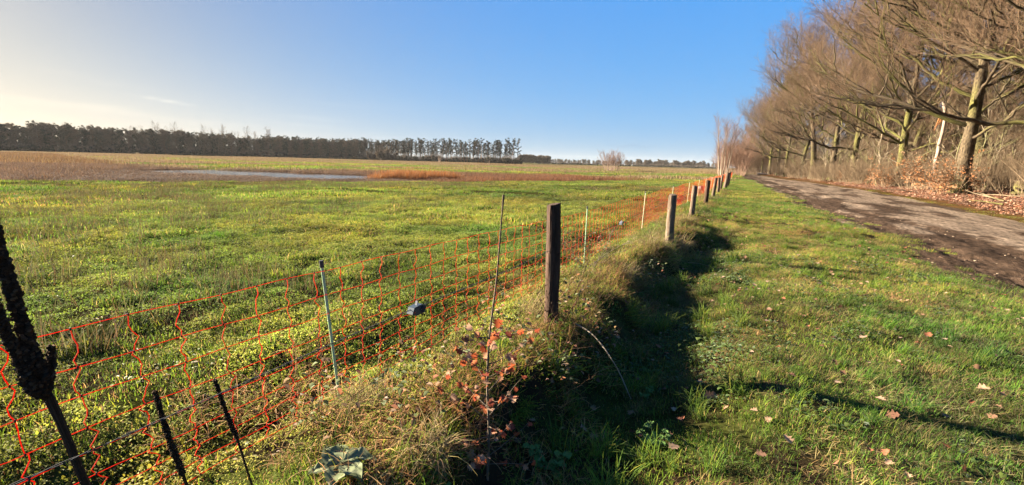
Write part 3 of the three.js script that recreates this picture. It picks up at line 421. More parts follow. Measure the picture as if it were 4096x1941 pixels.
{
  // oaks along the edge of the wood
  const R = rng(61), spots = [];
  const front = [[15.5, 13, 0], [15.8, 22, 1], [16.5, 31, 2], [15.2, 39, 3], [18.3, 46, 4], [15, 53, 0], [17, 60, 1], [13.6, 67, 2], [12.5, 75, 3], [11, 83, 4], [9.8, 92, 1], [8.4, 102, 2], [7.6, 114, 3], [6.5, 128, 0]];
  front.forEach(([s, t, v]) => spots.push([s, t, v, LT + (R() - 0.5) * 0.8, (0.92 + R() * 0.25) * mix(1, 0.9, sm(56, 74, t))]));
  const edgeNames = ['mossy oak nearest to the camera reaching in from the right edge', 'mossy oak at the right edge with low limbs over the track', 'bare oak second along the wood edge with long mossy limbs', 'bare oak third along the wood edge leaning to the track', 'tall forked oak with the thickest trunk at the right of the picture'];
  plantRow((v) => makeTree('oak_tree', 'bare oak at the edge of the wood', 'tree', 'oaks along the track', 600 + v * 7, { ...oakO, h: v === 4 ? 20 : 16 + v, lean: v === 3 ? -0.12 : -0.04, r: v === 4 ? 0.47 : 0.38 + 0.02 * v, f0: v === 4 ? 0.34 : 0.2 }), spots, (i) => edgeNames[i] ?? ['sixth', 'seventh', 'eighth', 'ninth', 'tenth', 'eleventh', 'twelfth', 'second farthest', 'farthest'][i - 5] + ' bare oak along the wood edge counting from the right edge');
  // trees deeper in
  const back = []; for (let k = 0; k < 26; k++) back.push([22 + R() * 13, 18 + k * 5.6 + R() * 4, k % 3, R() * 6.283, (0.85 + R() * 0.35) * mix(1, 0.72, sm(8, 14, k))]);
  for (let k = 0; k < 16; k++) { const t = 26 + k * 6.3 + R() * 3; back.push([pathR(t) + 5.5 + R() * 5, t, k % 3, R() * 6.283, (0.7 + R() * 0.35) * mix(1, 0.9, sm(60, 80, t))]); }
  for (let k = 0; k < 14; k++) back.push([1 + R() * 16, 132 + k * 6, k % 3, R() * 6.283, 0.65 + R() * 0.3]);
  plantRow((v) => makeTree('woodland_tree', 'slender bare tree standing deeper in the wood behind the oaks', 'tree', 'trees inside the wood', 640 + v * 5, { ...oakO, h: 18, r: 0.24, limbs: 10, f0: 0.32, len: 5.5, bias: 0, e0: 0.4, e1: 1.2, sec: 5, ter: 3 }), back);
  // thin poles and saplings at the edge
  const poles = []; for (let k = 0; k < 200; k++) { const t = 12 + 115 * Math.pow(R(), 1.7); poles.push([pathR(t) + 2.6 + 3.2 * (1 - sm(36, 62, t)) + R() * 12, t, k % 5, R() * 6.283, 0.55 + R() * 0.75]); }
  plantRow((v) => makeTree('sapling', 'thin pale sapling in the undergrowth of the wood edge', 'sapling', 'saplings at the wood edge', 670 + v * 3, { barkA: [0.24, 0.19, 0.13], barkB: [0.36, 0.30, 0.22], moss: [0.2, 0.2, 0.08], h: 7.5, r: 0.06, taper: 0.85, sides: 6, wob: 0.26, limbs: 10, f0: 0.18, e0: 0.5, e1: 1.3, len: 2.3, sec: 3, ter: 2, k0: 0.55, k1: 1.0, twigs: [v % 2 ? paleTwigs[v % 3] : oakTwigs[v % 4]], lsides: 4, lr: 0.014, zig: 0.2, lw: 0.3 }), poles);
  // pines behind
}
// undergrowth: tangles of stems, each with its twigs
function makeShrub(name, label, category, group, seed, o) {
  const R = rng(seed), root = thing(name, label, category, [0, 0, 0], 0, group), tw = [], mb = new MB(), lf = [];
  for (let k = 0; k < o.stems; k++) {
    const a = R() * 6.283, rr = Math.sqrt(R()) * o.r, c = o.col, v = 0.7 + 0.6 * R(), sp = mix(0.05, o.spread, R()), [p, d] = limbPath(R, V(Math.cos(a) * rr, -0.1, Math.sin(a) * rr), V(Math.cos(a) * sp, 1, Math.sin(a) * sp), mix(o.h0, o.h1, R()), 6, o.wob ?? 0.35, o.rise ?? 0.0);
    mb.tube(p, (f) => o.sr * (1 - 0.75 * f), 4, [c[0] * v, c[1] * v, c[2] * v], false);
    for (let j = 0; j < o.tw; j++) { const [q, e] = at(p, d, mix(o.tf ?? 0.2, 1, R())), dd = e.clone().addScaledVector(V(R() - 0.5, R() * 0.3, R() - 0.5), o.ts ?? 1.5).normalize(); tw.push(along(q, dd, R, o.k0, o.k1)); if (o.leaves) for (let i = 0; i < o.leaves; i++) lf.push(along(q.clone().addScaledVector(V(R() - 0.5, R() - 0.4, R() - 0.5), 0.9), V(R() - 0.5, R() - 0.5, R() - 0.5).normalize(), R, 0.8, 1.4)); }
  }
  part('stems', mb.geo(), twigMat, root, 'stuff'); twigPart(o.twigs, twigMat, tw, root); if (lf.length) twigPart(o.leafGeos, litterMat, lf, root, 'leaves'); return root;
}
const russet = many(3, (i) => { const mb = new MB(), R = rng(550 + i); for (let k = 0; k < 5; k++) mb.leaf((R() - 0.5) * 0.3, (R() - 0.5) * 0.3, (R() - 0.5) * 0.3, R() * 6.28, R() - 0.5, 0.1, 0.06, [[0.22, 0.105, 0.05], [0.27, 0.115, 0.045], [0.2, 0.12, 0.07]][i]); return mb.geo(); });
{
  const R = rng(71), spots = [];
  for (let k = 0; k < 200; k++) { const t = 8 + 120 * Math.pow(R(), 1.2); spots.push([pathR(t) + 2.0 + 3.0 * (1 - sm(34, 58, t)) + 7 * R(), t, k % 5, R() * 6.283, 0.7 + R() * 0.6]); }
  plantRow((v) => makeShrub('undergrowth_shrub', 'leafless tangled shrub of thin stems under the oaks', 'shrub', 'undergrowth along the wood edge', 700 + v, { stems: 18, r: 0.9, h0: 0.7, h1: 2.8, spread: 0.8, sr: 0.015, col: [0.16, 0.115, 0.072], tw: 4, k0: 0.45, k1: 0.9, twigs: [paleTwigs[v % 3]], ts: 1.4 }), spots);
  const wall = []; for (let k = 0; k < 110; k++) { const t = 12 + 120 * Math.pow(R(), 1.1); wall.push([pathR(t) + 12 + R() * 16, t, k % 3, R() * 6.283, 0.8 + R() * 0.6]); }
  for (let k = 0; k < 40; k++) wall.push([-1 + R() * 14, 112 + R() * 80, k % 3, R() * 6.283, 0.9 + R() * 0.9]);
  plantRow((v) => makeShrub('thicket_shrub', 'dense leafless thicket deeper inside the wood', 'shrub', 'thicket inside the wood', 720 + v, { stems: 22, r: 1.4, h0: 2.5, h1: 5.5, spread: 0.6, sr: 0.022, col: [0.1, 0.07, 0.045], tw: 5, k0: 0.9, k1: 1.7, twigs: [oakTwigs[v % 4]], ts: 1.2 }), wall);
  const beech = [[14.2, 38, 'low beech bush with russet leaves beside the track under the oaks'], [15, 44, 'wide russet leaved bush behind the fallen leaves'], [13.5, 52, 'russet leaved bush further along the wood edge'], [17.5, 27, 'russet leaved bush at the right edge of the picture'], [12.8, 66, 'small orange leaved bush in the far wood edge'], [20, 37, 'russet leaved bush between the oak trunks']];
  const bp = []; beech.forEach(([s, t, label], i) => { const v = i % 2; let o; if (!bp[v]) o = bp[v] = makeShrub('russet_bush', label, 'bush', 'russet leaved bushes', 740 + v, { stems: 12, r: 0.7, h0: 1.3, h1: 3.2, spread: 0.8, sr: 0.018, col: [0.22, 0.16, 0.1], tw: 6, k0: 0.5, k1: 0.9, twigs: paleTwigs, leaves: 4, leafGeos: russet }); else o = copy(bp[v]); o.position.set(...ST(s, t)); o.rotation.y = i * 1.3; o.scale.setScalar([1, 1.25, 0.9, 1.5, 0.8, 1.3][i]); o.userData.label = label; });
  // reddish bushes and young trees closing the far end of the track
  const end = []; for (let k = 0; k < 14; k++) end.push([-4.5 + R() * 6, 98 + R() * 80, k % 3, R() * 6.283, 0.5 + R() * 0.9]);
  plantRow((v) => makeShrub('red_twig_shrub', 'reddish leafless bush at the far end of the fence line', 'shrub', 'reddish bushes at the far end of the fence', 760 + v, { stems: 11, r: 1.0, h0: 2.5, h1: 7, spread: 0.4, sr: 0.03, col: [0.2, 0.125, 0.09], tw: 7, k0: 0.9, k1: 1.7, twigs: redTwigs, ts: 0.9 }), end);
}
// the pale multi-stemmed birch beside the fence
{
  const R = rng(81), p = ST(-2.6, 86), root = thing('birch_clump', 'pale many-stemmed birch clump beside the far fence posts', 'tree', p), tw = [];
  for (let k = 0; k < 11; k++) { const a = k / 11 * 6.283, [q, d] = limbPath(R, V(Math.cos(a) * 0.7, -0.2, Math.sin(a) * 0.5), V(Math.cos(a) * 0.16, 1, Math.sin(a) * 0.16), 8.2 + 2.5 * R(), 9, 0.12, 0.02); part('stem', new MB().tube(q, (f) => 0.085 * (1 - 0.85 * f), 6, (f, an, pp) => mix3([0.5, 0.42, 0.34], [0.3, 0.22, 0.17], sm(0.4, 0.7, noise(pp.y * 2 + k, an)))).geo(), barkMat, root); for (let j = 0; j < 20; j++) { const [s, e] = at(q, d, mix(0.32, 1, R())); tw.push(along(s, e.clone().addScaledVector(V(R() - 0.5, R() * 0.2, R() - 0.5), 1.1).normalize(), R, 0.7, 1.25)); } }
  twigPart(redTwigs, twigMat, tw, root);
}
// the broken birch trunk in the wood
{
  const p = ST(15.3, 45.5), root = thing('snapped_birch', 'snapped pale birch trunk with orange torn wood', 'tree', [p[0], p[1], p[2]]);
  const R = rng(83), [q] = limbPath(R, V(0, -0.2, 0), V(-0.12, 1, 0.1), 7.6, 9, 0.34, 0.03);
  part('trunk', new MB().tube(q, (f) => 0.15 * (1 - 0.3 * f), 8, (f, a, pp) => mix3([0.46, 0.36, 0.3], [0.3, 0.22, 0.18], noise(pp.y * 3, a))).geo(), barkMat, root);
  const top = q[8], mb = new MB(); for (let k = 0; k < 6; k++) { const a = k; mb.tube([top.clone(), top.clone().add(V(Math.cos(a) * 0.2, -0.5 + 0.3 * Math.sin(k * 2), Math.sin(a) * 0.2)), top.clone().add(V(Math.cos(a) * 0.45, -1.3 + 0.4 * Math.sin(k * 3), Math.sin(a) * 0.4))], [0.09, 0.07, 0.015], 4, [0.5, 0.22, 0.09]); }
  part('torn_wood', mb.geo(), barkMat, root);
}
// pines behind the bare trees
const needleTuft = (seed, col, n, l, w) => { const R = rng(seed), mb = new MB(); for (let k = 0; k < n; k++) { const y = R() * 2 - 1, a = R() * 6.283, r = Math.sqrt(1 - y * y), dir = V(Math.cos(a) * r, y * 0.6 + 0.25, Math.sin(a) * r).normalize(), b = V(R() - 0.5, R() - 0.5, R() - 0.5).cross(dir).normalize(), v = 0.7 + 0.6 * R(), c = [col[0] * v, col[1] * v, col[2] * v], s = dir.clone().multiplyScalar(l * 0.25 * R()), e = dir.clone().multiplyScalar(l * (0.7 + 0.4 * R())); const n0 = b.clone().cross(dir); const i = mb.v(s.x - b.x * w, s.y - b.y * w, s.z - b.z * w, c, n0.x, n0.y, n0.z), j = mb.v(s.x + b.x * w, s.y + b.y * w, s.z + b.z * w, c, n0.x, n0.y, n0.z), m = mb.v(e.x, e.y, e.z, c, n0.x, n0.y, n0.z); mb.tri(i, j, m); } return mb.geo(); };
const pineTufts = many(3, (i) => needleTuft(570 + i, [0.045, 0.07, 0.03], 70, 0.55, 0.02));
function makePine(name, label, group, seed, o) {
  const R = rng(seed), root = thing(name, label, 'tree', [0, 0, 0], 0, group), tw = [], mb = new MB(), [tp, td] = limbPath(R, V(0, -0.3, 0), V((R() - 0.5) * 0.08, 1, (R() - 0.5) * 0.08), o.h, 9, 0.07, 0.04);
  part('trunk', new MB().tube(tp, (f) => o.r * (1 - 0.75 * f), o.sides ?? 7, (f, a, p) => mix3([0.16, 0.105, 0.075], [0.30, 0.15, 0.08], noise(p.y * 0.6 + seed, a * 0.6))).geo(), barkMat, root);
  for (let k = 0; k < o.br; k++) { const f = mix(o.f0, 1, (k + R() * 0.7) / o.br), [p, d] = at(tp, td, f), a = R() * 6.283, [q, e] = limbPath(R, p, V(Math.cos(a), mix(0.1, 0.7, f), Math.sin(a)), o.len * mix(1, o.tl ?? 0.45, (f - o.f0) / (1 - o.f0)) * mix(0.7, 1.2, R()), 4, 0.35, 0.08); mb.tube(q, (g) => o.r * 0.25 * (1 - 0.7 * g), 4, [0.15, 0.095, 0.065], false); for (let j = 0; j < o.tf; j++) { const [w, ee] = at(q, e, mix(0.35, 1, R())); tw.push(along(w.clone().add(V((R() - 0.5) * o.sc, (R() - 0.3) * o.sc * 0.5, (R() - 0.5) * o.sc)), UPV, R, o.k0, o.k1)); } }
  part('branches', mb.geo(), barkMat, root, 'stuff'); twigPart(o.tufts, needleMat, tw, root, 'needles'); if (o.bare) { const bt = []; for (let k = 0; k < o.bare; k++) { const [p, d] = at(tp, td, mix(0.55, 1, R())); bt.push(along(p.clone().add(V((R() - 0.5) * 3.4, -0.6 + R(), (R() - 0.5) * 3.4)), d.clone().addScaledVector(V(R() - 0.5, 0.2, R() - 0.5), 0.8).normalize(), R, 0.5, 0.95)); } twigPart([farTwigs[seed % 3]], twigMat, bt, root); } return root;
}
{
  const R = rng(91), spots = []; for (let k = 0; k < 48; k++) spots.push([22 + R() * 18, 24 + k * 2.4 + R() * 4, k % 2, R() * 6.283, (0.85 + R() * 0.3) * mix(1, 0.7, sm(14, 24, k))]);
  plantRow((v) => makePine('pine_tree', 'dark green pine standing behind the bare oaks', 'pines inside the wood', 800 + v, { h: 20, r: 0.22, br: 30, f0: 0.1, len: 3.8, tf: 10, sc: 1.5, k0: 1.0, k1: 2.0, tufts: [pineTufts[v % 3]] }), spots);
}
// ------------------------------------------------------------------ far woods
{
  const R = rng(101), farTuft = many(3, (i) => needleTuft(580 + i, [0.035, 0.038, 0.027], 34, 1.15, 0.16)), darkTuft = many(3, (i) => needleTuft(586 + i, [0.066, 0.056, 0.04], 40, 1.2, 0.1)), brownTuft = many(3, (i) => needleTuft(590 + i, [0.1, 0.074, 0.053], 40, 1.3, 0.10));
  const put = (proto, list) => { const ps = []; list.forEach(([x, z, v, k, label], i) => { const pos = [x, height(x, z) - 0.1, z]; let o; if (!ps[v]) { o = ps[v] = proto(v); o.position.set(...pos); o.scale.setScalar(k); } else o = copy(ps[v], pos, undefined, k); o.rotation.y = R() * 6.283; if (label) o.userData.label = label; }); };
  const edge = [[-400, -165], [-300, -232], [-235, -310], [-164, -385], [-110, -372], [-61, -350], [2, -312]];
  const walk = (u) => { const L = []; let tot = 0; for (let i = 1; i < edge.length; i++) { const l = Math.hypot(edge[i][0] - edge[i - 1][0], edge[i][1] - edge[i - 1][1]); L.push(l); tot += l; } let d = u * tot, i = 0; while (i < L.length - 1 && d > L[i]) d -= L[i++]; const f = d / L[i]; return [mix(edge[i][0], edge[i + 1][0], f), mix(edge[i][1], edge[i + 1][1], f)]; };
  const pines = [], dense = [], under = [];
  for (let k = 0; k < 205; k++) { const u = 0.54 + 0.46 * k / 205, [x, z] = walk(u), row = k % 2; pines.push([x + (R() - 0.5) * 3 - row * 2, z - row * 9 * R() - R() * 4, k % 6, 0.8 + R() * 0.32]); if (u < 0.8 && k % 2) pines.push([x - 5 * R(), z - 14 - 8 * R(), (k + 1) % 4, 0.92 + R() * 0.18]); }
  for (let k = 0; k < 290; k++) { const u = 0.8 * k / 290, [x, z] = walk(u), row = (k % 3) * 6; if (R() > (u - 0.64) / 0.14) dense.push([x - row * 0.8 + (R() - 0.5) * 3, z - row * 0.6 + (R() - 0.5) * 3, k % 4, (0.8 + R() * 0.26) * (1 + 0.22 * sm(0.4, 0.02, u))]); if (k % 8 === 0) pines.push([x - 14 - 10 * R(), z - 14 - 12 * R(), (k / 8) % 6, (0.94 + R() * 0.16) * (1 + 0.1 * sm(0.3, 0, u))]); }
  for (let k = 0; k < 240; k++) { const [x, z] = walk((k + R()) / 240); under.push([x + (R() - 0.5) * 6, z + 3 - R() * 10, k % 3, 0.55 + R() * 0.45]); }
  put((v) => makePine('far_pine', 'tall thin pine in the dark far wood', 'pines of the far wood', 820 + v, { h: 16, r: 0.24, sides: 5, br: 22, f0: 0.36, len: 2.5, tl: 0.75, tf: 3, sc: 1.1, k0: 0.3, k1: 0.68, tufts: [farTuft[v % 3]] }), pines);
  put((v) => makePine('far_dense_tree', 'dark brown tree merging into the far wood on the left', 'dense trees of the far wood', 830 + v, { h: 14.5, r: 0.22, sides: 5, br: 30, f0: 0.06, len: 3.9, tl: 0.8, tf: 8, sc: 2.0, k0: 0.5, k1: 0.95, tufts: [[brownTuft[0]], [darkTuft[0]], [brownTuft[1]], [farTuft[1]]][v], bare: 14 }), dense);
  put((v) => makeShrub('far_thicket', 'low dark thicket along the foot of the far wood', 'thicket', 'thickets at the foot of the far wood', 840 + v, { stems: 14, r: 2.6, h0: 2, h1: 4.8, spread: 0.5, sr: 0.06, col: [0.07, 0.06, 0.05], tw: 4, k0: 0.7, k1: 1.2, twigs: [farTwigs[v % 3]], leaves: 2, leafGeos: [farTuft[v % 3]] }), under);
  // bare poplars standing above the wood
  const pop = []; [265, 292, 321, 343, 349, 376, 386, 411, 427, 473, 494, 511, 523, 541, 571, 579, 604, 613, 634, 641].forEach((u, i) => { const px = (u - 1288) / 1081, z = -330 - 25 * (i % 3); pop.push([px * -z, z - 25, i % 3, 0.95 + R() * 0.25]); });
  put((v) => makeTree('far_poplar', 'bare upright tree rising above the far wood', 'tree', 'bare trees above the far wood', 850 + v, { barkA: [0.2, 0.15, 0.11], barkB: [0.25, 0.2, 0.15], moss: [0.2, 0.16, 0.12], h: 20, r: 0.2, sides: 5, limbs: 12, f0: 0.35, e0: 1.4, e1: 2.5, len: 4, sec: 3, ter: 1, k0: 0.5, k1: 0.8, twigs: [farTwigs[v % 3]], lsides: 3, lr: 0.012 }), pop);
  // low wood right of the pines, then the distant tree line
  const low = []; for (let k = 0; k < 22; k++) low.push([4 + 34 * k / 22 + R() * 2, -440 - R() * 25, k % 3, 0.62 + R() * 0.1 - 0.08 * k / 22]);
  for (let k = 0; k < 110; k++) { const u = (k + R()) / 110, x = 56 + 335 * u, z = -840 + 40 * R(); low.push([x, z, k % 3, 0.48 + R() * 0.26, 'small round tree in the blue distant tree line']); }
  for (let k = 0; k < 42; k++) low.push([158 + 104 * k / 42 + 3 * R(), -585 - 30 * R(), k % 3, 0.5 + 0.24 * R(), 'dark tree of the distant wood left of the track end']);
  put((v) => makePine('distant_tree', 'dark round tree of the low wood right of the pines', 'trees of the distant tree line', 860 + v, { h: 12, r: 0.25, sides: 5, br: 20, f0: 0.12, len: 4.2, tl: 0.75, tf: 4, sc: 1.6, k0: 1.1, k1: 1.9, tufts: [brownTuft[v % 3]] }), low);
  const hedge = []; for (let k = 0; k < 46; k++) hedge.push([30 + 250 * k / 46 + 2 * R(), -520 - 60 * (k / 46), k % 2, 0.55 + 0.4 * R()]);
  put((v) => makeShrub('distant_hedge_bush', 'low dark bush of the hedge across the distant fields', 'hedge', 'hedge across the distant fields', 870 + v, { stems: 12, r: 3, h0: 1.5, h1: 3.5, spread: 0.5, sr: 0.06, col: [0.06, 0.055, 0.045], tw: 3, k0: 0.5, k1: 0.9, twigs: [farTwigs[v % 3]], leaves: 2, leafGeos: [farTuft[v % 3]] }), hedge);
  // single bushes in the pasture
  const w = makeShrub('willow_bush', 'bare many-stemmed willow bush alone in the pasture', 'bush', undefined, 880, { stems: 46, r: 2.3, h0: 3.2, h1: 5.3, spread: 0.4, sr: 0.05, col: [0.2, 0.14, 0.105], tw: 7, k0: 0.7, k1: 1.2, twigs: redTwigs, ts: 0.6, tf: 0.3 }); w.position.set(27.6, height(27.6, -123), -123);
  [[-101, -318, 1.25, 'dark rounded bush left of the pair in front of the pines'], [-91, -314, 1.5, 'larger dark bush right of the pair in front of the pines']].forEach(([x, z, k, label], i) => { const o = makeShrub('dark_bush', label, 'bush', 'dark bushes before the pines', 884 + i, { stems: 20, r: 3.2, h0: 2.2, h1: 4.6, spread: 0.5, sr: 0.05, col: [0.09, 0.075, 0.055], tw: 5, k0: 0.6, k1: 1.0, twigs: farTwigs, leaves: 3, leafGeos: brownTuft }); o.position.set(x, height(x, z), z); o.scale.setScalar(k); });
  [[-49.5, -290, 0.85, 'small bare birch standing before the pines'], [-14, -240, 0.35, 'tiny bare shrub in the pasture before the pines'], [-83, -272, 0.3, 'tiny bare shrub left of the small birch']].forEach(([x, z, k, label], i) => { const o = makeShrub('lone_shrub', label, 'shrub', undefined, 890 + i, { stems: 10, r: 1.2, h0: 4, h1: 6.5, spread: 0.3, sr: 0.07, col: [0.26, 0.18, 0.13], tw: 6, k0: 0.4, k1: 0.7, twigs: farTwigs, ts: 0.7 }); o.position.set(x, height(x, z), z); o.scale.setScalar(k); });
}

// ------------------------------------------------------------------ wooden fence posts
const woodGrain = stain(8, 512, (u, v) => { const g = tfbm(u, v * 0.25 % 1, 32, 81, 4), f = tile(u, v, 128, 85), cr = tile(u, v * 0.12 % 1, 40, 88), k = 0.5 + 0.8 * (g - 0.45) + 0.2 * (f - 0.5) - (cr > 0.83 ? 0.3 : 0); return [k, k * 0.96, k * 0.92]; });
const woodBump = stain(9, 512, (u, v) => { const g = tfbm(u, v * 0.2 % 1, 28, 91, 4), cr = tile(u, v * 0.12 % 1, 40, 88); const k = g * 0.8 - (cr > 0.83 ? 0.35 : 0) + 0.1; return [k, k, k]; });
const postMat = std({ color: grey(0.8), map: woodGrain, bumpMap: woodBump, bumpScale: 0.012, roughness: 0.9 });
function makePost(seed, h, r, lean, leanZ, cols, label, pos) {
  const R = rng(seed), root = thing('fence_post', label, 'fence post', pos, 0, 'wooden fence posts'), mb = new MB(), n = 18, pts = []; for (let k = 0; k <= n; k++) { const f = k / n; pts.push(V(lean * f * h + 0.012 * Math.sin(f * 3 + seed), -0.35 + f * (h + 0.35), leanZ * f * h)); }
  const rr = (f, a) => r * (1 + 0.05 * Math.sin(a * 2 + seed) + 0.045 * Math.sin(a * 5 + seed * 2 + f * 2) + 0.16 * (noise(a * 2.5 + 3, f * 7 + seed) - 0.5) - 0.1 * sm(0.8, 0.95, noise(a * 3.1 + seed, f * 1.5))) * (1 - 0.06 * f) * (f > 0.985 ? 0.94 : 1);
  mb.tube(pts, rr, 20, (f, a, p) => { const m = noise(a * 1.6 + seed, p.y * 2.2), k = noise(a * 4 + 9, p.y * 0.9 + seed); return mix3(mix3(cols[0], cols[1], k), cols[2], sm(0.55, 0.75, m) * 0.7); }, false);
  const rim = (a) => 0.16 * r * Math.cos(a + seed * 1.7) + 0.12 * r * (noise(a * 1.5 + 4, seed) - 0.5) - 0.3 * r * sm(0.74, 0.92, noise(a * 1.2 + 9, seed * 2.3));
  for (let q = n * 20; q < (n + 1) * 20; q++) mb.p[q * 3 + 1] += rim((q % 20) / 20 * 6.2832);
  for (let i = 0; i < mb.uv.length; i += 2) { mb.uv[i + 1] *= 0.9; }
  part('post', mb.geo(), postMat, root);
  const top = new MB(), c = top.v(pts[n].x, pts[n].y + 0.006, pts[n].z, cols[1]); let f0 = top.count; for (let s = 0; s < 20; s++) { const a = s / 20 * 6.2832, q = rr(1, a) * 0.985; top.v(mix(pts[n].x, mb.p[(n * 20 + s) * 3], 0.99), mb.p[(n * 20 + s) * 3 + 1] - 0.001, mix(pts[n].z, mb.p[(n * 20 + s) * 3 + 2], 0.99), mix3(cols[0], cols[2], noise(s * 0.7, seed)), 0, 1, 0, Math.cos(a) * 0.1, Math.sin(a) * 0.1); } for (let s = 0; s < 20; s++) top.tri(c, f0 + s, f0 + (s + 1) % 20);
  part('end_grain', top.geo(true), postMat, root);
  return root;
}
const W1 = [[0.075, 0.045, 0.03], [0.13, 0.078, 0.054], [0.04, 0.028, 0.018]], W2 = [[0.19, 0.14, 0.1], [0.29, 0.22, 0.16], [0.09, 0.065, 0.04]];
const postSpots = [
  [0.44, -4.08, 1.23, 0.074, -0.05, 0, W1, 'thick dark brown post nearest the camera'],
  [3.25, -8.79, 1.06, 0.082, 0.01, 0, W2, 'second nearest wooden post, pale and cracked on its sunny side'],
  [5.9, -14.09, 1.0, 0.085, -0.01, 0, W2, 'third wooden post from the camera, beside the green verge'],
  [8.51, -19.06, 1.02, 0.085, 0.05, 0, W1, 'fourth wooden post from the camera, leaning slightly to the track'],
  [10.84, -23.42, 1.04, 0.085, 0.05, 0, W2, 'fifth wooden post from the camera, pale with a dark shaded side'],
  [12.8, -27.06, 0.98, 0.085, 0.0, 0, W2, 'sixth wooden post from the camera'],
  [14.75, -30.84, 1.08, 0.08, 0.03, 0, W2, 'seventh wooden post from the camera'],
  [16.16, -33.24, 1.22, 0.14, 0.17, 0, W2, 'thick slanting strainer post, second last of the row'],
  [18.58, -37.56, 1.25, 0.1, 0.04, 0, W2, 'last wooden post of the row before the birch'],
];
const postTops = postSpots.map(([x, z, h, r, lx, lz, cols, label], i) => { makePost(11 + i * 3, h, r, lx, lz, cols, label, [x, Math.max(-0.05, height(x, z) - 0.01), z]); return V(x, 0, z); });
// pale posts along the far bend of the track
for (let k = 0; k < 8; k++) { const px = (1878 + k * 6.2 - 1288) / 1081, z = -150 - k * 3.2, x = px * -z * 1.01; const o = makePost(60 + k, 1.5 + 0.5 * hash(k, 3), 0.16, 0.1 * (hash(k, 8) - 0.5), 0, W2, 'short pale post in the row at the far bend of the track', [x, height(x, z), z]); o.userData.group = 'pale posts at the far bend'; }
// ------------------------------------------------------------------ twisted fence wire with its tensioners
const wireMat = new THREE.MeshPhysicalMaterial({ color: new THREE.Color().setRGB(0.03, 0.03, 0.032), roughness: 0.85, specularIntensity: 0.25 });
class Curve extends THREE.Curve { constructor(f) { super(); this.f = f; } getPoint(t) { return this.f(t); } }
function wireAt(t) { const span = ((t + 5.5) % 5.6) / 5.6, [x, z] = toXZ(-0.075, t); return V(x, 0.82 - 0.03 * Math.sin(Math.PI * Math.min(1, Math.max(0, span))) + 0.012 * Math.sin(t * 2.1), z); }
{
  const root = thing('fence_wire', 'dark twisted wire strung along the wooden posts', 'wire', [0, 0, 0]), list = [[], []];
  for (const s of [0, 1]) { const t0 = -5.2, t1 = 15, n = 900; for (let k = 0; k <= n; k++) { const t = mix(t0, t1, k / n), p = wireAt(t), a = t * 42 + s * Math.PI; list[s].push(p.add(V(N[0] * Math.cos(a) * 0.0026, Math.sin(a) * 0.0026, N[1] * Math.cos(a) * 0.0026))); } const mb = new MB(); mb.tube(list[s], () => 0.0016, 4, [1, 1, 1]); part('strand', mb.geo(), wireMat, root); }
  for (let k = 0; k < 3; k++) { const w = wireAt([0, 5.45, 11.4][k]); part('staple', new THREE.TorusGeometry(0.014, 0.003, 5, 10), wireMat, root).position.copy(w); }
}
const steel = new THREE.MeshStandardMaterial({ color: new THREE.Color().setRGB(0.04, 0.055, 0.07), metalness: 0.35, roughness: 0.42 }), zinc = new THREE.MeshStandardMaterial({ color: new THREE.Color().setRGB(0.3, 0.3, 0.3), metalness: 0.5, roughness: 0.35 }), redPaint = new THREE.MeshStandardMaterial({ color: new THREE.Color().setRGB(0.4, 0.03, 0.03), roughness: 0.5 });
function tensioner(t, k, label, mat) {
  const p = wireAt(t), root = thing('wire_tensioner', label, 'wire tensioner', [p.x, p.y - 0.012, p.z], Math.atan2(0.881, 0.473), 'wire tensioners');
  // a folded channel: two cheeks, a back, a ratchet spool with its cog and pawl
  const sh = new THREE.Shape(); sh.moveTo(-0.075, -0.012); sh.lineTo(-0.055, 0.03); sh.lineTo(0.03, 0.036); sh.quadraticCurveTo(0.075, 0.03, 0.075, 0.0); sh.lineTo(0.06, -0.03); sh.lineTo(-0.03, -0.036); sh.closePath();
  const cheek = new THREE.ExtrudeGeometry(sh, { depth: 0.003, bevelEnabled: true, bevelSize: 0.0012, bevelThickness: 0.001, bevelSegments: 1 });
  for (const s of [-1, 1]) part('cheek', cheek, mat, root).position.z = s * 0.026 - 0.0015;
  const back = new THREE.BoxGeometry(0.088, 0.003, 0.056); const b = part('back_plate', back, mat, root); b.position.set(-0.012, 0.0345, 0); b.rotation.z = 0.07;
  const nose = part('nose_plate', new THREE.BoxGeometry(0.05, 0.003, 0.056), mat, root); nose.position.set(-0.065, 0.009, 0); nose.rotation.z = 1.12;
  const sp = part('spool', new THREE.CylinderGeometry(0.012, 0.012, 0.08, 14), wireMat, root); sp.rotation.x = Math.PI / 2; sp.position.set(0.035, 0.002, 0);
  const cogS = new THREE.Shape(); for (let i = 0; i < 24; i++) { const a = i / 24 * 6.2832, r = i % 2 ? 0.02 : 0.026; i ? cogS.lineTo(Math.cos(a) * r, Math.sin(a) * r) : cogS.moveTo(r, 0); } const cog = part('cog', new THREE.ExtrudeGeometry(cogS, { depth: 0.004, bevelEnabled: false }), wireMat, root); cog.position.set(0.035, 0.002, 0.033);
  const paw = part('pawl', new THREE.BoxGeometry(0.006, 0.034, 0.018), zinc, root); paw.position.set(0.0, 0.05, 0.0); paw.rotation.z = -0.25;
  const dot = part('red_mark', new THREE.CylinderGeometry(0.006, 0.006, 0.002, 10), redPaint, root); dot.rotation.x = Math.PI / 2; dot.position.set(-0.055, 0.0, 0.0315);
  root.rotation.z = 0.0; root.scale.setScalar(k); return root;
}
tensioner(-1.98, 0.78, 'blue grey metal ratchet tensioner on the wire left of the nearest post', steel);
tensioner(2.65, 0.7, 'worn silvery ratchet tensioner on the wire between the first two posts', zinc);
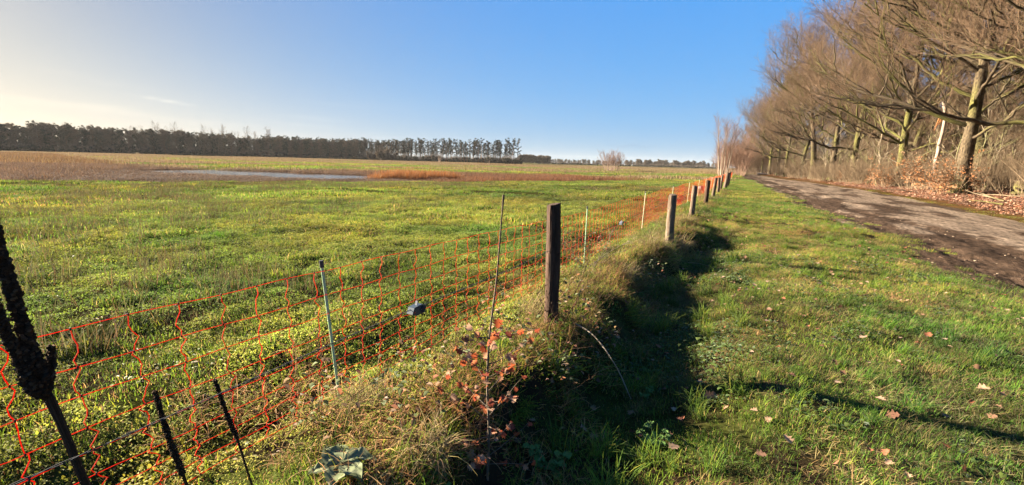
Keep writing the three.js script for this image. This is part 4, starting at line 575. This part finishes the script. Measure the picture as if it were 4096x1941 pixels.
// ------------------------------------------------------------------ orange electric netting on thin stakes
const NS = -0.77, netGround = (t) => { const [x, z] = toXZ(NS, t); return height(x, z); };
const netTop = (t) => 0.955 - 0.07 * sm(-1.5, 1.5, t) * (1 - 0.3 * sm(5, 9, t)) + 0.012 * Math.sin(t * 1.3);
const levels = [0.06, 0.14, 0.23, 0.33, 0.45, 0.57, 0.70, 0.845, 1.0];
const cordMat = thin(0.5, { color: grey(0.8) }), ORANGE = [0.8, 0.07, 0.02], knotMat = std({ roughness: 0.6 });
const netP = (t, f, wig = 0) => { const lo = Math.max(-0.12, netGround(t)) + 0.0, y = lo + (netTop(t) - lo) * f, [x, z] = toXZ(NS + 0.03 * Math.sin(t * 1.1) * (1 - f * 0.5) + wig, t); return V(x, y, z); };
const sag = (t, j) => -0.028 * (0.5 + hash(j, 5)) * (j / 8) * Math.sin(Math.PI * ((t + 1.99 + 60) % 5.2) / 5.2) + 0.004 * Math.sin(t * 9 + j * 2);
{
  const root = thing('electric_netting', 'orange electric netting along the meadow side of the posts', 'netting', [0, 0, 0]), R = rng(121), T0 = -4.4, T1 = 78;
  levels.forEach((f, j) => { const pts = [], rr = []; for (let t = T0; t <= T1; t += t < 12 ? 0.095 : 0.5) { const p = netP(t, f, 0); p.y += sag(t, j); pts.push(p); rr.push(t < 8 ? 0.0019 : 0.0022); } part('line', new MB().tube(pts, rr, 5, (q, a, p) => { const k = 0.85 + 0.3 * noise(p.x * 40, p.z * 40); return [ORANGE[0] * k, ORANGE[1] * k, ORANGE[2] * k]; }, false).geo(), cordMat, root); });
  const rest = new MB(), knots = new MB(); let count = 0;
  for (let t = -4.35; t < T1; t += 0.187) {
    const pts = [], wob = (R() - 0.5) * 0.06, lean = (R() - 0.5) * 0.05, steps = t < 6 ? 5 : 2; let ph = R() * 6;
    for (let j = 0; j < levels.length; j++) {
      const jt = t + lean * (1 - levels[j]) + (R() - 0.5) * 0.012;
      const p = netP(jt, levels[j], 0); p.y += sag(jt, j); pts.push(p);
      if (t < 14) { const e = 0.0035; knots.tube([p.clone().add(V(0, -e * 1.6, 0)), p.clone(), p.clone().add(V(0, e * 1.6, 0))], [e * 0.8, e * 1.25, e * 0.8], 5, [0.03, 0.02, 0.02]); }
      if (j < levels.length - 1) for (let k = 1; k < steps; k++) { const g = k / steps, f = mix(levels[j], levels[j + 1], g), q = netP(jt + Math.sin(g * 6.283 * (hash(j, t * 10) > 0.4 ? 1 : 0.5) + ph) * (0.006 + 0.02 * R()), f, (R() - 0.5) * 0.012); q.y += sag(jt, j); pts.push(q); }
    }
    const col = [ORANGE[0] * mix(0.8, 1.1, R()), ORANGE[1] * mix(0.7, 1.2, R()), ORANGE[2]];
    if (count < 270) part('upright_string', new MB().tube(pts, pts.map(() => t < 8 ? 0.0022 : 0.0024), t < 6 ? 5 : 4, col, false).geo(), cordMat, root); else rest.tube(pts, pts.map(() => 0.0026), 3, col, false);
    count++;
  }
  part('far_upright_strings', rest.geo(), cordMat, root, 'stuff'); part('knots', knots.geo(), knotMat, root, 'stuff');
}
const stakeMat = new THREE.MeshStandardMaterial({ color: new THREE.Color().setRGB(0.24, 0.36, 0.2), roughness: 0.5 }), paleStake = new THREE.MeshStandardMaterial({ color: new THREE.Color().setRGB(0.42, 0.4, 0.24), roughness: 0.5 }), blackPlastic = new THREE.MeshStandardMaterial({ color: new THREE.Color().setRGB(0.02, 0.02, 0.02), roughness: 0.45 });
const names = ['green netting stake with a black cap, nearest to the camera', 'pale green netting stake just right of the nearest post', 'pale netting stake left of the second wooden post', 'pale netting stake behind the second wooden post', 'pale netting stake behind the third wooden post', 'pale netting stake between the third and fourth wooden posts', 'pale netting stake before the fourth wooden post', 'thin netting stake behind the fourth wooden post'];
[[-1.99, -0.12, 0.97], [3.05, 0.0, 0.93], [7.6, 0.02, 0.96], [12.4, 0.01, 0.95], [17.2, 0.02, 0.96], [21.6, 0.03, 0.98], [26.0, 0.02, 0.98], [31, 0.03, 0.98], [36, 0, 0.98], [42, 0, 0.98], [48, 0, 0.98]].forEach(([t, lean, h], i) => {
  const [x, z] = toXZ(NS + 0.015, t), g = height(x, z), root = thing('netting_stake', names[i] ?? 'thin distant netting stake in the reddish end of the netting', 'stake', [x, g, z], 0, 'stakes of the electric netting'), mat = i < 2 ? stakeMat : paleStake, r = i ? 0.0085 : 0.0095, hh = h - g;
  const rod = part('rod', new THREE.CylinderGeometry(r, r, hh + 0.1, 10), mat, root); rod.position.y = (hh - 0.1) / 2;
  const cap = part('cap', new THREE.CylinderGeometry(r * 1.35, r * 1.5, 0.045, 10), blackPlastic, root); cap.position.y = hh;
  for (const f of [0.3, 0.62]) { const c = part('clip', new THREE.TorusGeometry(r * 1.15, 0.0018, 5, 10), blackPlastic, root); c.rotation.x = Math.PI / 2; c.position.y = hh * f; }
  root.rotation.z = -lean * 0.2; root.rotation.set(0, 0, i === 0 ? 0.075 : -lean);
});
// ------------------------------------------------------------------ dead mullein stalks close by on the left
function mullein(seed, label, base, stem, spikes) {
  const R = rng(seed), root = thing('dead_mullein', label, 'dead stalk', base, 0, 'dead mullein stalks'), L = (a) => a.map((q) => V(q[0] - base[0], q[1] - base[1], q[2] - base[2]));
  const smooth = (pts, n) => new THREE.CatmullRomCurve3(pts).getPoints(n), SP = L(stem.p);
  part('stem', new MB().tube(smooth(SP, 16), (f, a, k) => mix(stem.r0, stem.r1, f) * (1 + 0.12 * Math.sin(a * 3 + k)), 9, (f, a, p) => mix3([0.2, 0.125, 0.075], [0.11, 0.07, 0.045], noise(p.y * 30, a * 3))).geo(), barkMat, root);
  for (const s of spikes) {
    const C = new THREE.CatmullRomCurve3(L(s.p)), mb = new MB(), len = C.getLength(), n = Math.round(len / s.step);
    mb.tube(C.getPoints(20), (f) => s.r * 0.62 * (1 - 0.35 * f), 8, [0.05, 0.032, 0.022]);
    for (let k = 0; k < n; k++) { const f = (k + R()) / n, c = C.getPoint(f), d = C.getTangent(f), a = k * 2.4 + R() * 0.8, u = V(1, 0, 0).addScaledVector(d, -d.x).normalize(), w = u.clone().cross(d), dir = u.multiplyScalar(Math.cos(a)).addScaledVector(w, Math.sin(a)).addScaledVector(d, 0.5).normalize(), rad = s.r * (1 - 0.35 * f) * mix(0.78, 1.3, R()) * (0.85 + 0.3 * noise(f * 14, k * 0.01)), v = 0.6 + 0.8 * R(), p0 = c.clone().addScaledVector(dir, rad * 0.45), p1 = c.clone().addScaledVector(dir, rad * 0.85), p2 = c.clone().addScaledVector(dir, rad * 1.08); mb.tube([p0, p1, p2], [s.b * 0.75, s.b, s.b * 0.35], 5, R() < 0.2 ? [0.42 * v, 0.3 * v, 0.2 * v] : [0.19 * v, 0.125 * v, 0.08 * v]); }
    part('seed_spike', mb.geo(), barkMat, root);
  }
  return root;
}
mullein(131, 'tall dark branched mullein stalk at the left edge of the picture', [-1.41, -0.05, -1.4], { p: [[-1.41, -0.08, -1.4], [-1.425, 0.3, -1.32], [-1.438, 0.519, -1.285], [-1.449, 0.702, -1.265], [-1.458, 0.842, -1.247], [-1.464, 0.93, -1.236]], r0: 0.011, r1: 0.0125 }, [{ p: [[-1.464, 0.89, -1.237], [-1.469, 1.042, -1.226], [-1.474, 1.185, -1.217], [-1.478, 1.321, -1.21], [-1.483, 1.46, -1.202]], r: 0.021, step: 0.0008, b: 0.0062 }, { p: [[-1.462, 0.875, -1.238], [-1.472, 0.935, -1.212], [-1.478, 1.025, -1.2], [-1.486, 1.125, -1.187], [-1.49, 1.21, -1.178]], r: 0.0195, step: 0.0009, b: 0.006 }, { p: [[-1.462, 0.89, -1.24], [-1.455, 0.95, -1.256], [-1.451, 1.0, -1.262], [-1.449, 1.035, -1.266]], r: 0.0145, step: 0.0011, b: 0.0055 }]);
mullein(132, 'small dark dead stalk standing next to the tall mullein', [-1.29, -0.06, -1.57], { p: [[-1.29, -0.08, -1.57], [-1.3, 0.2, -1.55], [-1.315, 0.45, -1.52], [-1.325, 0.6, -1.5]], r0: 0.005, r1: 0.006 }, [{ p: [[-1.31, 0.36, -1.53], [-1.325, 0.58, -1.5], [-1.332, 0.76, -1.48]], r: 0.0125, step: 0.0012, b: 0.005 }]);
mullein(133, 'slim dark dead stalk nearest to the green netting stake', [-1.17, -0.06, -1.79], { p: [[-1.17, -0.08, -1.79], [-1.19, 0.2, -1.745], [-1.21, 0.5, -1.7]], r0: 0.0045, r1: 0.005 }, [{ p: [[-1.205, 0.4, -1.715], [-1.22, 0.57, -1.68], [-1.23, 0.715, -1.655]], r: 0.0115, step: 0.0013, b: 0.0045 }]);
// ------------------------------------------------------------------ oak sapling with its withered red leaves
{
  const bx = -0.11, bz = -2.3, by = height(bx, bz), R = rng(141), root = thing('oak_sapling', 'thin oak sapling with withered red leaves before the nearest post', 'sapling', [bx, by, bz]);
  const C = new THREE.CatmullRomCurve3([V(0, -0.05, 0), V(0.005, 0.3, 0.01), V(-0.01, 0.65, 0.02), V(0.0, 0.95, 0.04), V(0.03, 1.25, 0.06), V(0.06, 1.48 - by, 0.09)]), bark = (f, a, p) => mix3([0.32, 0.24, 0.17], [0.5, 0.4, 0.3], noise(p.y * 25, a * 2));
  part('stem', new MB().tube(C.getPoints(30), (f) => 0.0085 * (1 - 0.55 * f) + (f > 0.985 ? 0.003 : 0), 8, bark).geo(), barkMat, root);
  const geos = many(6, (i) => oakLeaf(460 + i, [[0.26, 0.06, 0.028], [0.3, 0.09, 0.032], [0.17, 0.045, 0.028], [0.3, 0.15, 0.085], [0.3, 0.07, 0.026], [0.32, 0.19, 0.12]][i], 0.1)), redMat = thin(0.4);
  for (let k = 0; k < 28; k++) {
    const f = mix(0.08, 0.6, (k + R() * 0.5) / 28), p = C.getPoint(f), a = k * 2.4 + R(), d = V(Math.cos(a), 0.15 + R() * 0.5, Math.sin(a) * 0.9).normalize(), [q, e] = limbPath(R, p, d, mix(0.14, 0.42, R()), 5, 0.5, 0.02);
    part('twig', new MB().tube(q, (g) => 0.0032 * (1 - 0.6 * g), 5, bark).geo(), barkMat, root);
    for (let j = 0; j < 5; j++) { const [w] = at(q, e, mix(0.35, 1, (j + R()) / 4)); const m = part('leaf', geos[(k + j) % 6], redMat, root); m.position.copy(w).add(V((R() - 0.5) * 0.03, -0.025 * R(), (R() - 0.5) * 0.03)); m.rotation.set(R() * 6.28, R() * 6.28, (R() - 0.5) * 2); m.scale.setScalar(mix(0.25, 0.6, R())); }
  }
}
// ------------------------------------------------------------------ briars, dry stems, sticks and leafy weeds on the bank
function dryStem(seed, label, s, t, h, o = {}) {
  const [x, z] = toXZ(s, t), R = rng(seed), root = thing(o.name ?? 'dry_weed_stem', label, o.cat ?? 'dry stem', [x, height(x, z), z], 0, o.group ?? 'dry stems on the bank'), c = o.col ?? [0.26, 0.19, 0.12], mb = new MB(), stems = o.n ?? 1;
  for (let i = 0; i < stems; i++) {
    const a0 = R() * 6.28, sp = o.spread ?? 0.2, [p, d] = limbPath(R, V((R() - 0.5) * 0.06 * stems, -0.03, (R() - 0.5) * 0.06 * stems), V(Math.cos(a0) * sp, 1, Math.sin(a0) * sp), h * mix(0.7, 1.1, R()), 8, o.wob ?? 0.16, o.rise ?? 0), v = 0.7 + 0.6 * R(), cc = [c[0] * v, c[1] * v, c[2] * v], r = o.r ?? 0.0028;
    mb.tube(p, (f) => r * (1 - 0.6 * f), 5, cc, false);
    for (let k = 0; k < (o.br ?? 6); k++) { const [q, e] = at(p, d, mix(0.3, 0.98, R())), a = R() * 6.28, [b] = limbPath(R, q, e.clone().addScaledVector(V(Math.cos(a), 0.2, Math.sin(a)), 0.9).normalize(), h * mix(0.08, 0.24, R()), 4, 0.4, 0.03); mb.tube(b, (f) => r * 0.6 * (1 - 0.5 * f), 4, cc, false); if (o.heads) { const tip = b[4]; mb.tube([tip, tip.clone().add(V(0, 0.008, 0)), tip.clone().add(V(0, 0.018, 0))], [0.003, 0.006, 0.002], 5, [0.09, 0.06, 0.04]); } }
  }
  part('stems', mb.geo(), barkMat, root);
  if (o.leaf) { const ml = new MB(); for (let k = 0; k < o.leaf; k++) { const a = R() * 6.28, rr = 0.05 + 0.16 * R(); ml.leaf(Math.cos(a) * rr, h * mix(0.1, 0.8, R()), Math.sin(a) * rr, R() * 6.28, (R() - 0.5) * 1.6, 0.045, 0.03, pick(R, [[0.5, [0.11, 0.13, 0.05]], [0.3, [0.2, 0.13, 0.07]], [0.2, [0.3, 0.12, 0.06]]])); } part('leaves', ml.geo(), leafMat, root, 'stuff'); }
  return root;
}
{
  const R = rng(151);
  dryStem(901, 'dead brambles climbing the foot of the nearest post', 0.15, 0.1, 0.6, { name: 'bramble', cat: 'bramble', n: 7, br: 6, spread: 0.5, heads: true, leaf: 50, r: 0.003, col: [0.17, 0.1, 0.06] });
  dryStem(902, 'bare briar stems just right of the nearest post', -0.25, 1.2, 1.0, { name: 'bramble', cat: 'bramble', n: 5, br: 6, spread: 0.35, r: 0.004, col: [0.24, 0.15, 0.1], leaf: 26 });
  dryStem(903, 'arching grey briar beside the second netting stake', -0.45, 2.3, 1.15, { name: 'bramble', cat: 'bramble', n: 5, br: 7, spread: 0.9, wob: 0.35, rise: -0.06, r: 0.0055, col: [0.36, 0.29, 0.22] });
  dryStem(904, 'brown briar left of the nearest post behind the sapling', -0.35, -0.6, 0.7, { name: 'bramble', cat: 'bramble', n: 8, br: 6, spread: 0.7, rise: -0.04, leaf: 50, r: 0.003, col: [0.2, 0.11, 0.07] });
  dryStem(905, 'low brown briar at the foot of the oak sapling', -0.2, -1.4, 0.5, { name: 'bramble', cat: 'bramble', n: 8, br: 5, spread: 0.8, rise: -0.05, leaf: 40, r: 0.0028, col: [0.24, 0.14, 0.08] });
  dryStem(906, 'leafy briar in front of the nearest post', 0.32, -0.7, 0.42, { name: 'bramble', cat: 'bramble', n: 7, br: 5, spread: 0.8, rise: -0.06, leaf: 60, r: 0.0026, col: [0.26, 0.16, 0.09] });
  [['brown bramble tangle left of the foot of the oak sapling', -0.45, -1.7], ['dark bramble tangle beside the straw tussock at the bottom', -0.05, -2.05], ['bramble tangle hanging into the shaded hollow by the nearest post', 0.42, 0.2], ['bramble tangle between the sapling and the nearest post', 0.05, -0.9], ['russet leaved bramble below the second netting stake', -0.35, 2.7], ['bramble tangle on the bank edge before the second wooden post', 0.3, 3.6], ['low bramble at the foot of the green netting stake', -0.55, -2.3]].forEach(([label, s, t], k) => dryStem(910 + k, label, s, t, 0.42 + 0.25 * R(), { name: 'bramble', cat: 'bramble', n: 10, br: 7, spread: 0.9, wob: 0.3, rise: -0.07, leaf: 45, r: 0.0028, col: [0.14, 0.08, 0.05], group: 'brambles along the bank' }));
  for (let k = 0; k < 70; k++) { const t = -2.6 + 14 * R(), s = -1.3 + 1.5 * R() - 0.1; dryStem(920 + k, 'thin dry weed stem on the bank between netting and posts', s, t, 0.3 + 0.5 * R(), { br: 5, heads: k % 3 === 0, r: 0.002 }); }
  for (let k = 0; k < 110; k++) { const t = -3.5 + 16 * R(), s = -1.3 - 5.5 * R(); dryStem(1000 + k, 'thin dark weed stem standing in the meadow behind the netting', s, t, 0.14 + 0.26 * R(), { br: 7, heads: k % 2 === 0, r: 0.0018, col: [0.13, 0.1, 0.05], group: 'weed stems in the meadow' }); }
  for (let k = 0; k < 60; k++) { const t = 8 + 20 * R(), s = -0.9 + (R() - 0.6) * 1.6; dryStem(1200 + k, 'reddish dry stem among the far part of the netting', s, t, 0.5 + 0.4 * R(), { n: 3, br: 5, r: 0.004, col: [0.26, 0.13, 0.075], group: 'dry stems along the far netting' }); }
}
{
  const C = new THREE.CatmullRomCurve3([V(0.64, 0.12, -3.95), V(0.76, 0.09, -3.8), V(0.87, 0.0, -3.65), V(0.97, -0.14, -3.5), V(1.06, -0.33, -3.38)]);
  single('bent_stick', new MB().tube(C.getPoints(24), (f, a) => 0.0066 * (1 - 0.35 * f) * (1 + 0.2 * Math.sin(a * 2 + f * 20) + 0.3 * (noise(f * 30, a) - 0.5)), 8, (f, a, p) => mix3([0.72, 0.63, 0.5], [0.4, 0.31, 0.22], sm(0.55, 0.8, noise(p.x * 40, a * 2)))).geo(), barkMat, 'pale bent stick leaning out of the bank in the shade', 'stick');
  const q = ST(0.9, 5.2), D = new THREE.CatmullRomCurve3([V(q[0] - 0.25, q[1] + 0.16, q[2]), V(q[0], q[1] + 0.15, q[2] + 0.05), V(q[0] + 0.3, q[1] + 0.06, q[2] + 0.12)]);
  single('dead_twig', new MB().tube(D.getPoints(12), (f) => 0.007 * (1 - 0.4 * f), 6, [0.42, 0.34, 0.22]).geo(), barkMat, 'short pale twig lying in the shaded hollow near the second post', 'twig');
}
// grey felted rosette and green leafy weeds
function broadLeaf(seed, l, w, colA, colB) {
  const R = rng(seed), mb = new MB(), n = 16, rows = [], arch = 0.5 + R() * 0.6; for (let k = 0; k <= n; k++) { const f = k / n, ww = w * Math.pow(Math.sin(Math.PI * Math.min(0.985, 0.06 + f * 0.93)), 0.75) * (0.45 + 0.55 * Math.sin(Math.PI * f * 0.9)), x = l * f * (1 - 0.15 * arch * f), y = l * (0.55 * f - arch * f * f * 0.75), row = []; for (let j = -3; j <= 3; j++) { const q = j / 3, wv = w * (0.16 * Math.sin(f * 17 + j * 1.7 + seed) * Math.abs(q) + 0.16 * (noise(f * 13 + seed, j * 1.3) - 0.5)); row.push(mb.v(x, y + 0.35 * w * q * q + wv, q * ww, mix3(colA, colB, noise(f * 9 + seed, j * 0.9)))); } rows.push(row); }
  for (let k = 0; k < n; k++) for (let j = 0; j < 6; j++) { mb.tri(rows[k][j], rows[k][j + 1], rows[k + 1][j]); mb.tri(rows[k][j + 1], rows[k + 1][j + 1], rows[k + 1][j]); } return mb.geo(true);
}
{
  const x = -0.8, z = -1.83, root = thing('mullein_rosette', 'grey green felted leaf rosette at the bottom edge of the picture', 'plant', [x, height(x, z) + 0.02, z]), mat = thin(0.25);
  for (let k = 0; k < 9; k++) { const m = part('leaf', broadLeaf(170 + k, 0.15 + 0.07 * hash(k, 2), 0.05, [0.15, 0.16, 0.09], [0.1, 0.12, 0.06]), mat, root); m.rotation.y = k * 0.78 + hash(k, 7); m.rotation.z = 0.25 * hash(k, 9); m.position.y = 0.01 * k; }
  const weeds = [[0.28, -2.5, 1.2, 'bright green leafy weed in the dark hollow'], [0.05, -2.2, 0.9, 'green leafy weed below the oak sapling'], [1.05, -2.75, 1.0, 'green leafy weed at the sunny rim of the hollow'], [0.55, -2.05, 0.9, 'green leafy weed at the bottom centre of the picture'], [1.25, -3.6, 0.7, 'low green weed beyond the shaded hollow'], [-0.35, -1.98, 0.7, 'green leafy weed beside the dry grass tussock'], [2.0, -6.4, 0.9, 'green leafy weed on the bank between the first two posts']];
  const base = []; weeds.forEach(([wx, wz, k, label], i) => { const R = rng(180 + i), rt = thing('leafy_weed', label, 'plant', [wx, height(wx, wz), wz], 0, 'leafy green weeds'), mb = new MB(); for (let s = 0; s < 4; s++) { const a = R() * 6.28, [p, d] = limbPath(R, V(0, -0.02, 0), V(Math.cos(a) * 0.6, 1, Math.sin(a) * 0.6), 0.2 * k, 4, 0.3, 0); mb.tube(p, () => 0.0022, 5, [0.1, 0.13, 0.04], false); for (let j = 0; j < 7; j++) { const [q] = at(p, d, mix(0.25, 1, j / 7)); const m = part('leaf', base[j % 5] ??= broadLeaf(190 + j, 0.06, 0.024, [0.08, 0.16, 0.04], [0.13, 0.22, 0.06]), leafMat, rt); m.position.copy(q); m.rotation.set((R() - 0.5) * 0.6, R() * 6.28, (R() - 0.6) * 0.8); m.scale.setScalar(k * mix(0.6, 1.2, R())); } } part('stalks', mb.geo(), leafMat, rt); });
}
// dry tussock at the bottom of the picture and on the bank
{
  [[-0.45, -2.1, 0.85, 'big straw coloured grass tussock at the bottom of the picture'], [0.3, -4.35, 1.0, 'straw grass tussock at the foot of the nearest post'], [2.75, -8.2, 1.3, 'straw grass tussock before the second wooden post'], [3.75, -9.6, 1.5, 'long straw grass overhanging beyond the second post'], [4.9, -12.2, 1.2, 'straw grass tussock before the third wooden post'], [1.7, -6.35, 1.1, 'straw grass tussock on the bank between the first two posts'], [-0.95, -2.55, 0.8, 'straw tussock at the foot of the green netting stake']].forEach(([x, z, k, label], i) => { const g = bladePatch(1400 + i, { n: 420, r: 0.17, h0: 0.16, h1: 0.42, w0: 0.003, w1: 0.006, b0: 0.9, b1: 2.8, segs: 5, cols: [[0.5, Y1], [0.25, Y2], [0.1, B1], [0.15, G3]] }); const m = single('straw_tussock', g, dryMat, label, 'grass tussock', 'straw tussocks'); m.position.set(x, height(x, z), z); m.scale.setScalar(k); });
}
// small things along the fence and the track
{
  const p = ST(-1.35, 30.5), root = thing('battery_box', 'small black box standing by the far netting', 'box', [p[0], p[1] + 0.02, p[2]], 0.5); const b = new THREE.Shape(); b.moveTo(-0.2, 0); b.lineTo(0.2, 0); b.lineTo(0.19, 0.26); b.lineTo(-0.19, 0.26); b.closePath(); const e = new THREE.ExtrudeGeometry(b, { depth: 0.22, bevelEnabled: true, bevelSize: 0.012, bevelThickness: 0.012, bevelSegments: 2 }); e.translate(0, 0.012, -0.11); part('case', e, blackPlastic, root); const h = part('handle', new THREE.TorusGeometry(0.07, 0.012, 6, 12, Math.PI), blackPlastic, root); h.position.y = 0.27; const lid = part('lid', new THREE.BoxGeometry(0.41, 0.03, 0.27), blackPlastic, root); lid.position.y = 0.29; h.position.y = 0.305;
  const w = [63.5, 0, -111.5]; w[1] = height(w[0], w[2]); const C = new THREE.CatmullRomCurve3([V(w[0] - 1.3, w[1] + 0.25, w[2]), V(w[0], w[1] + 0.3, w[2] + 0.1), V(w[0] + 1.5, w[1] + 0.2, w[2])]); single('pale_log', new MB().tube(C.getPoints(10), (f, a) => 0.27 * (1 - 0.3 * f) * (1 + 0.1 * Math.sin(a * 3)), 9, [0.62, 0.55, 0.46]).geo(), barkMat, 'pale log lying beside the far bend of the track', 'log');
  // dead branches and a mossy stump in the litter
  const R = rng(161); for (let k = 0; k < 12; k++) { const t = 20 + 36 * R(), s = pathR(t) + 2.2 + 4 * R(), q = ST(s, t), a = R() * 6.28, l = 1 + 2 * R(), [pp] = limbPath(R, V(q[0], q[1] + 0.1, q[2]), V(Math.cos(a), 0.05, Math.sin(a)), l, 6, 0.3, 0); const m = single('fallen_branch', new MB().tube(pp, (f) => 0.045 * (1 - 0.7 * f), 6, barkCol([0.2, 0.15, 0.1], [0.34, 0.27, 0.18], MOSSY, k)).geo(), barkMat, 'dead branch lying in the russet leaf litter', 'branch', 'dead branches in the leaf litter'); }
  const sp = ST(17.4, 37), st = thing('tree_stump', 'dark uprooted stump in the leaf litter at the right', 'stump', sp), mb = new MB(); mb.tube([V(0, -0.2, 0), V(0.05, 0.25, 0), V(-0.1, 0.6, 0.1), V(-0.2, 0.95, 0.1)], (f, a) => 0.5 * (1 - 0.45 * f) * (1 + 0.2 * Math.sin(a * 4 + f * 5)), 12, barkCol([0.07, 0.05, 0.035], [0.15, 0.1, 0.07], MOSSY, 3)); part('stump', mb.geo(), barkMat, st); for (let k = 0; k < 7; k++) { const a = k * 0.9, [pp] = limbPath(R, V(0, 0.2, 0), V(Math.cos(a), 0.3, Math.sin(a)), 1.1, 5, 0.5, -0.08); part('root', new MB().tube(pp, (f) => 0.1 * (1 - 0.8 * f), 6, [0.12, 0.08, 0.055]).geo(), barkMat, st); }
}

renderer.render(scene, camera);
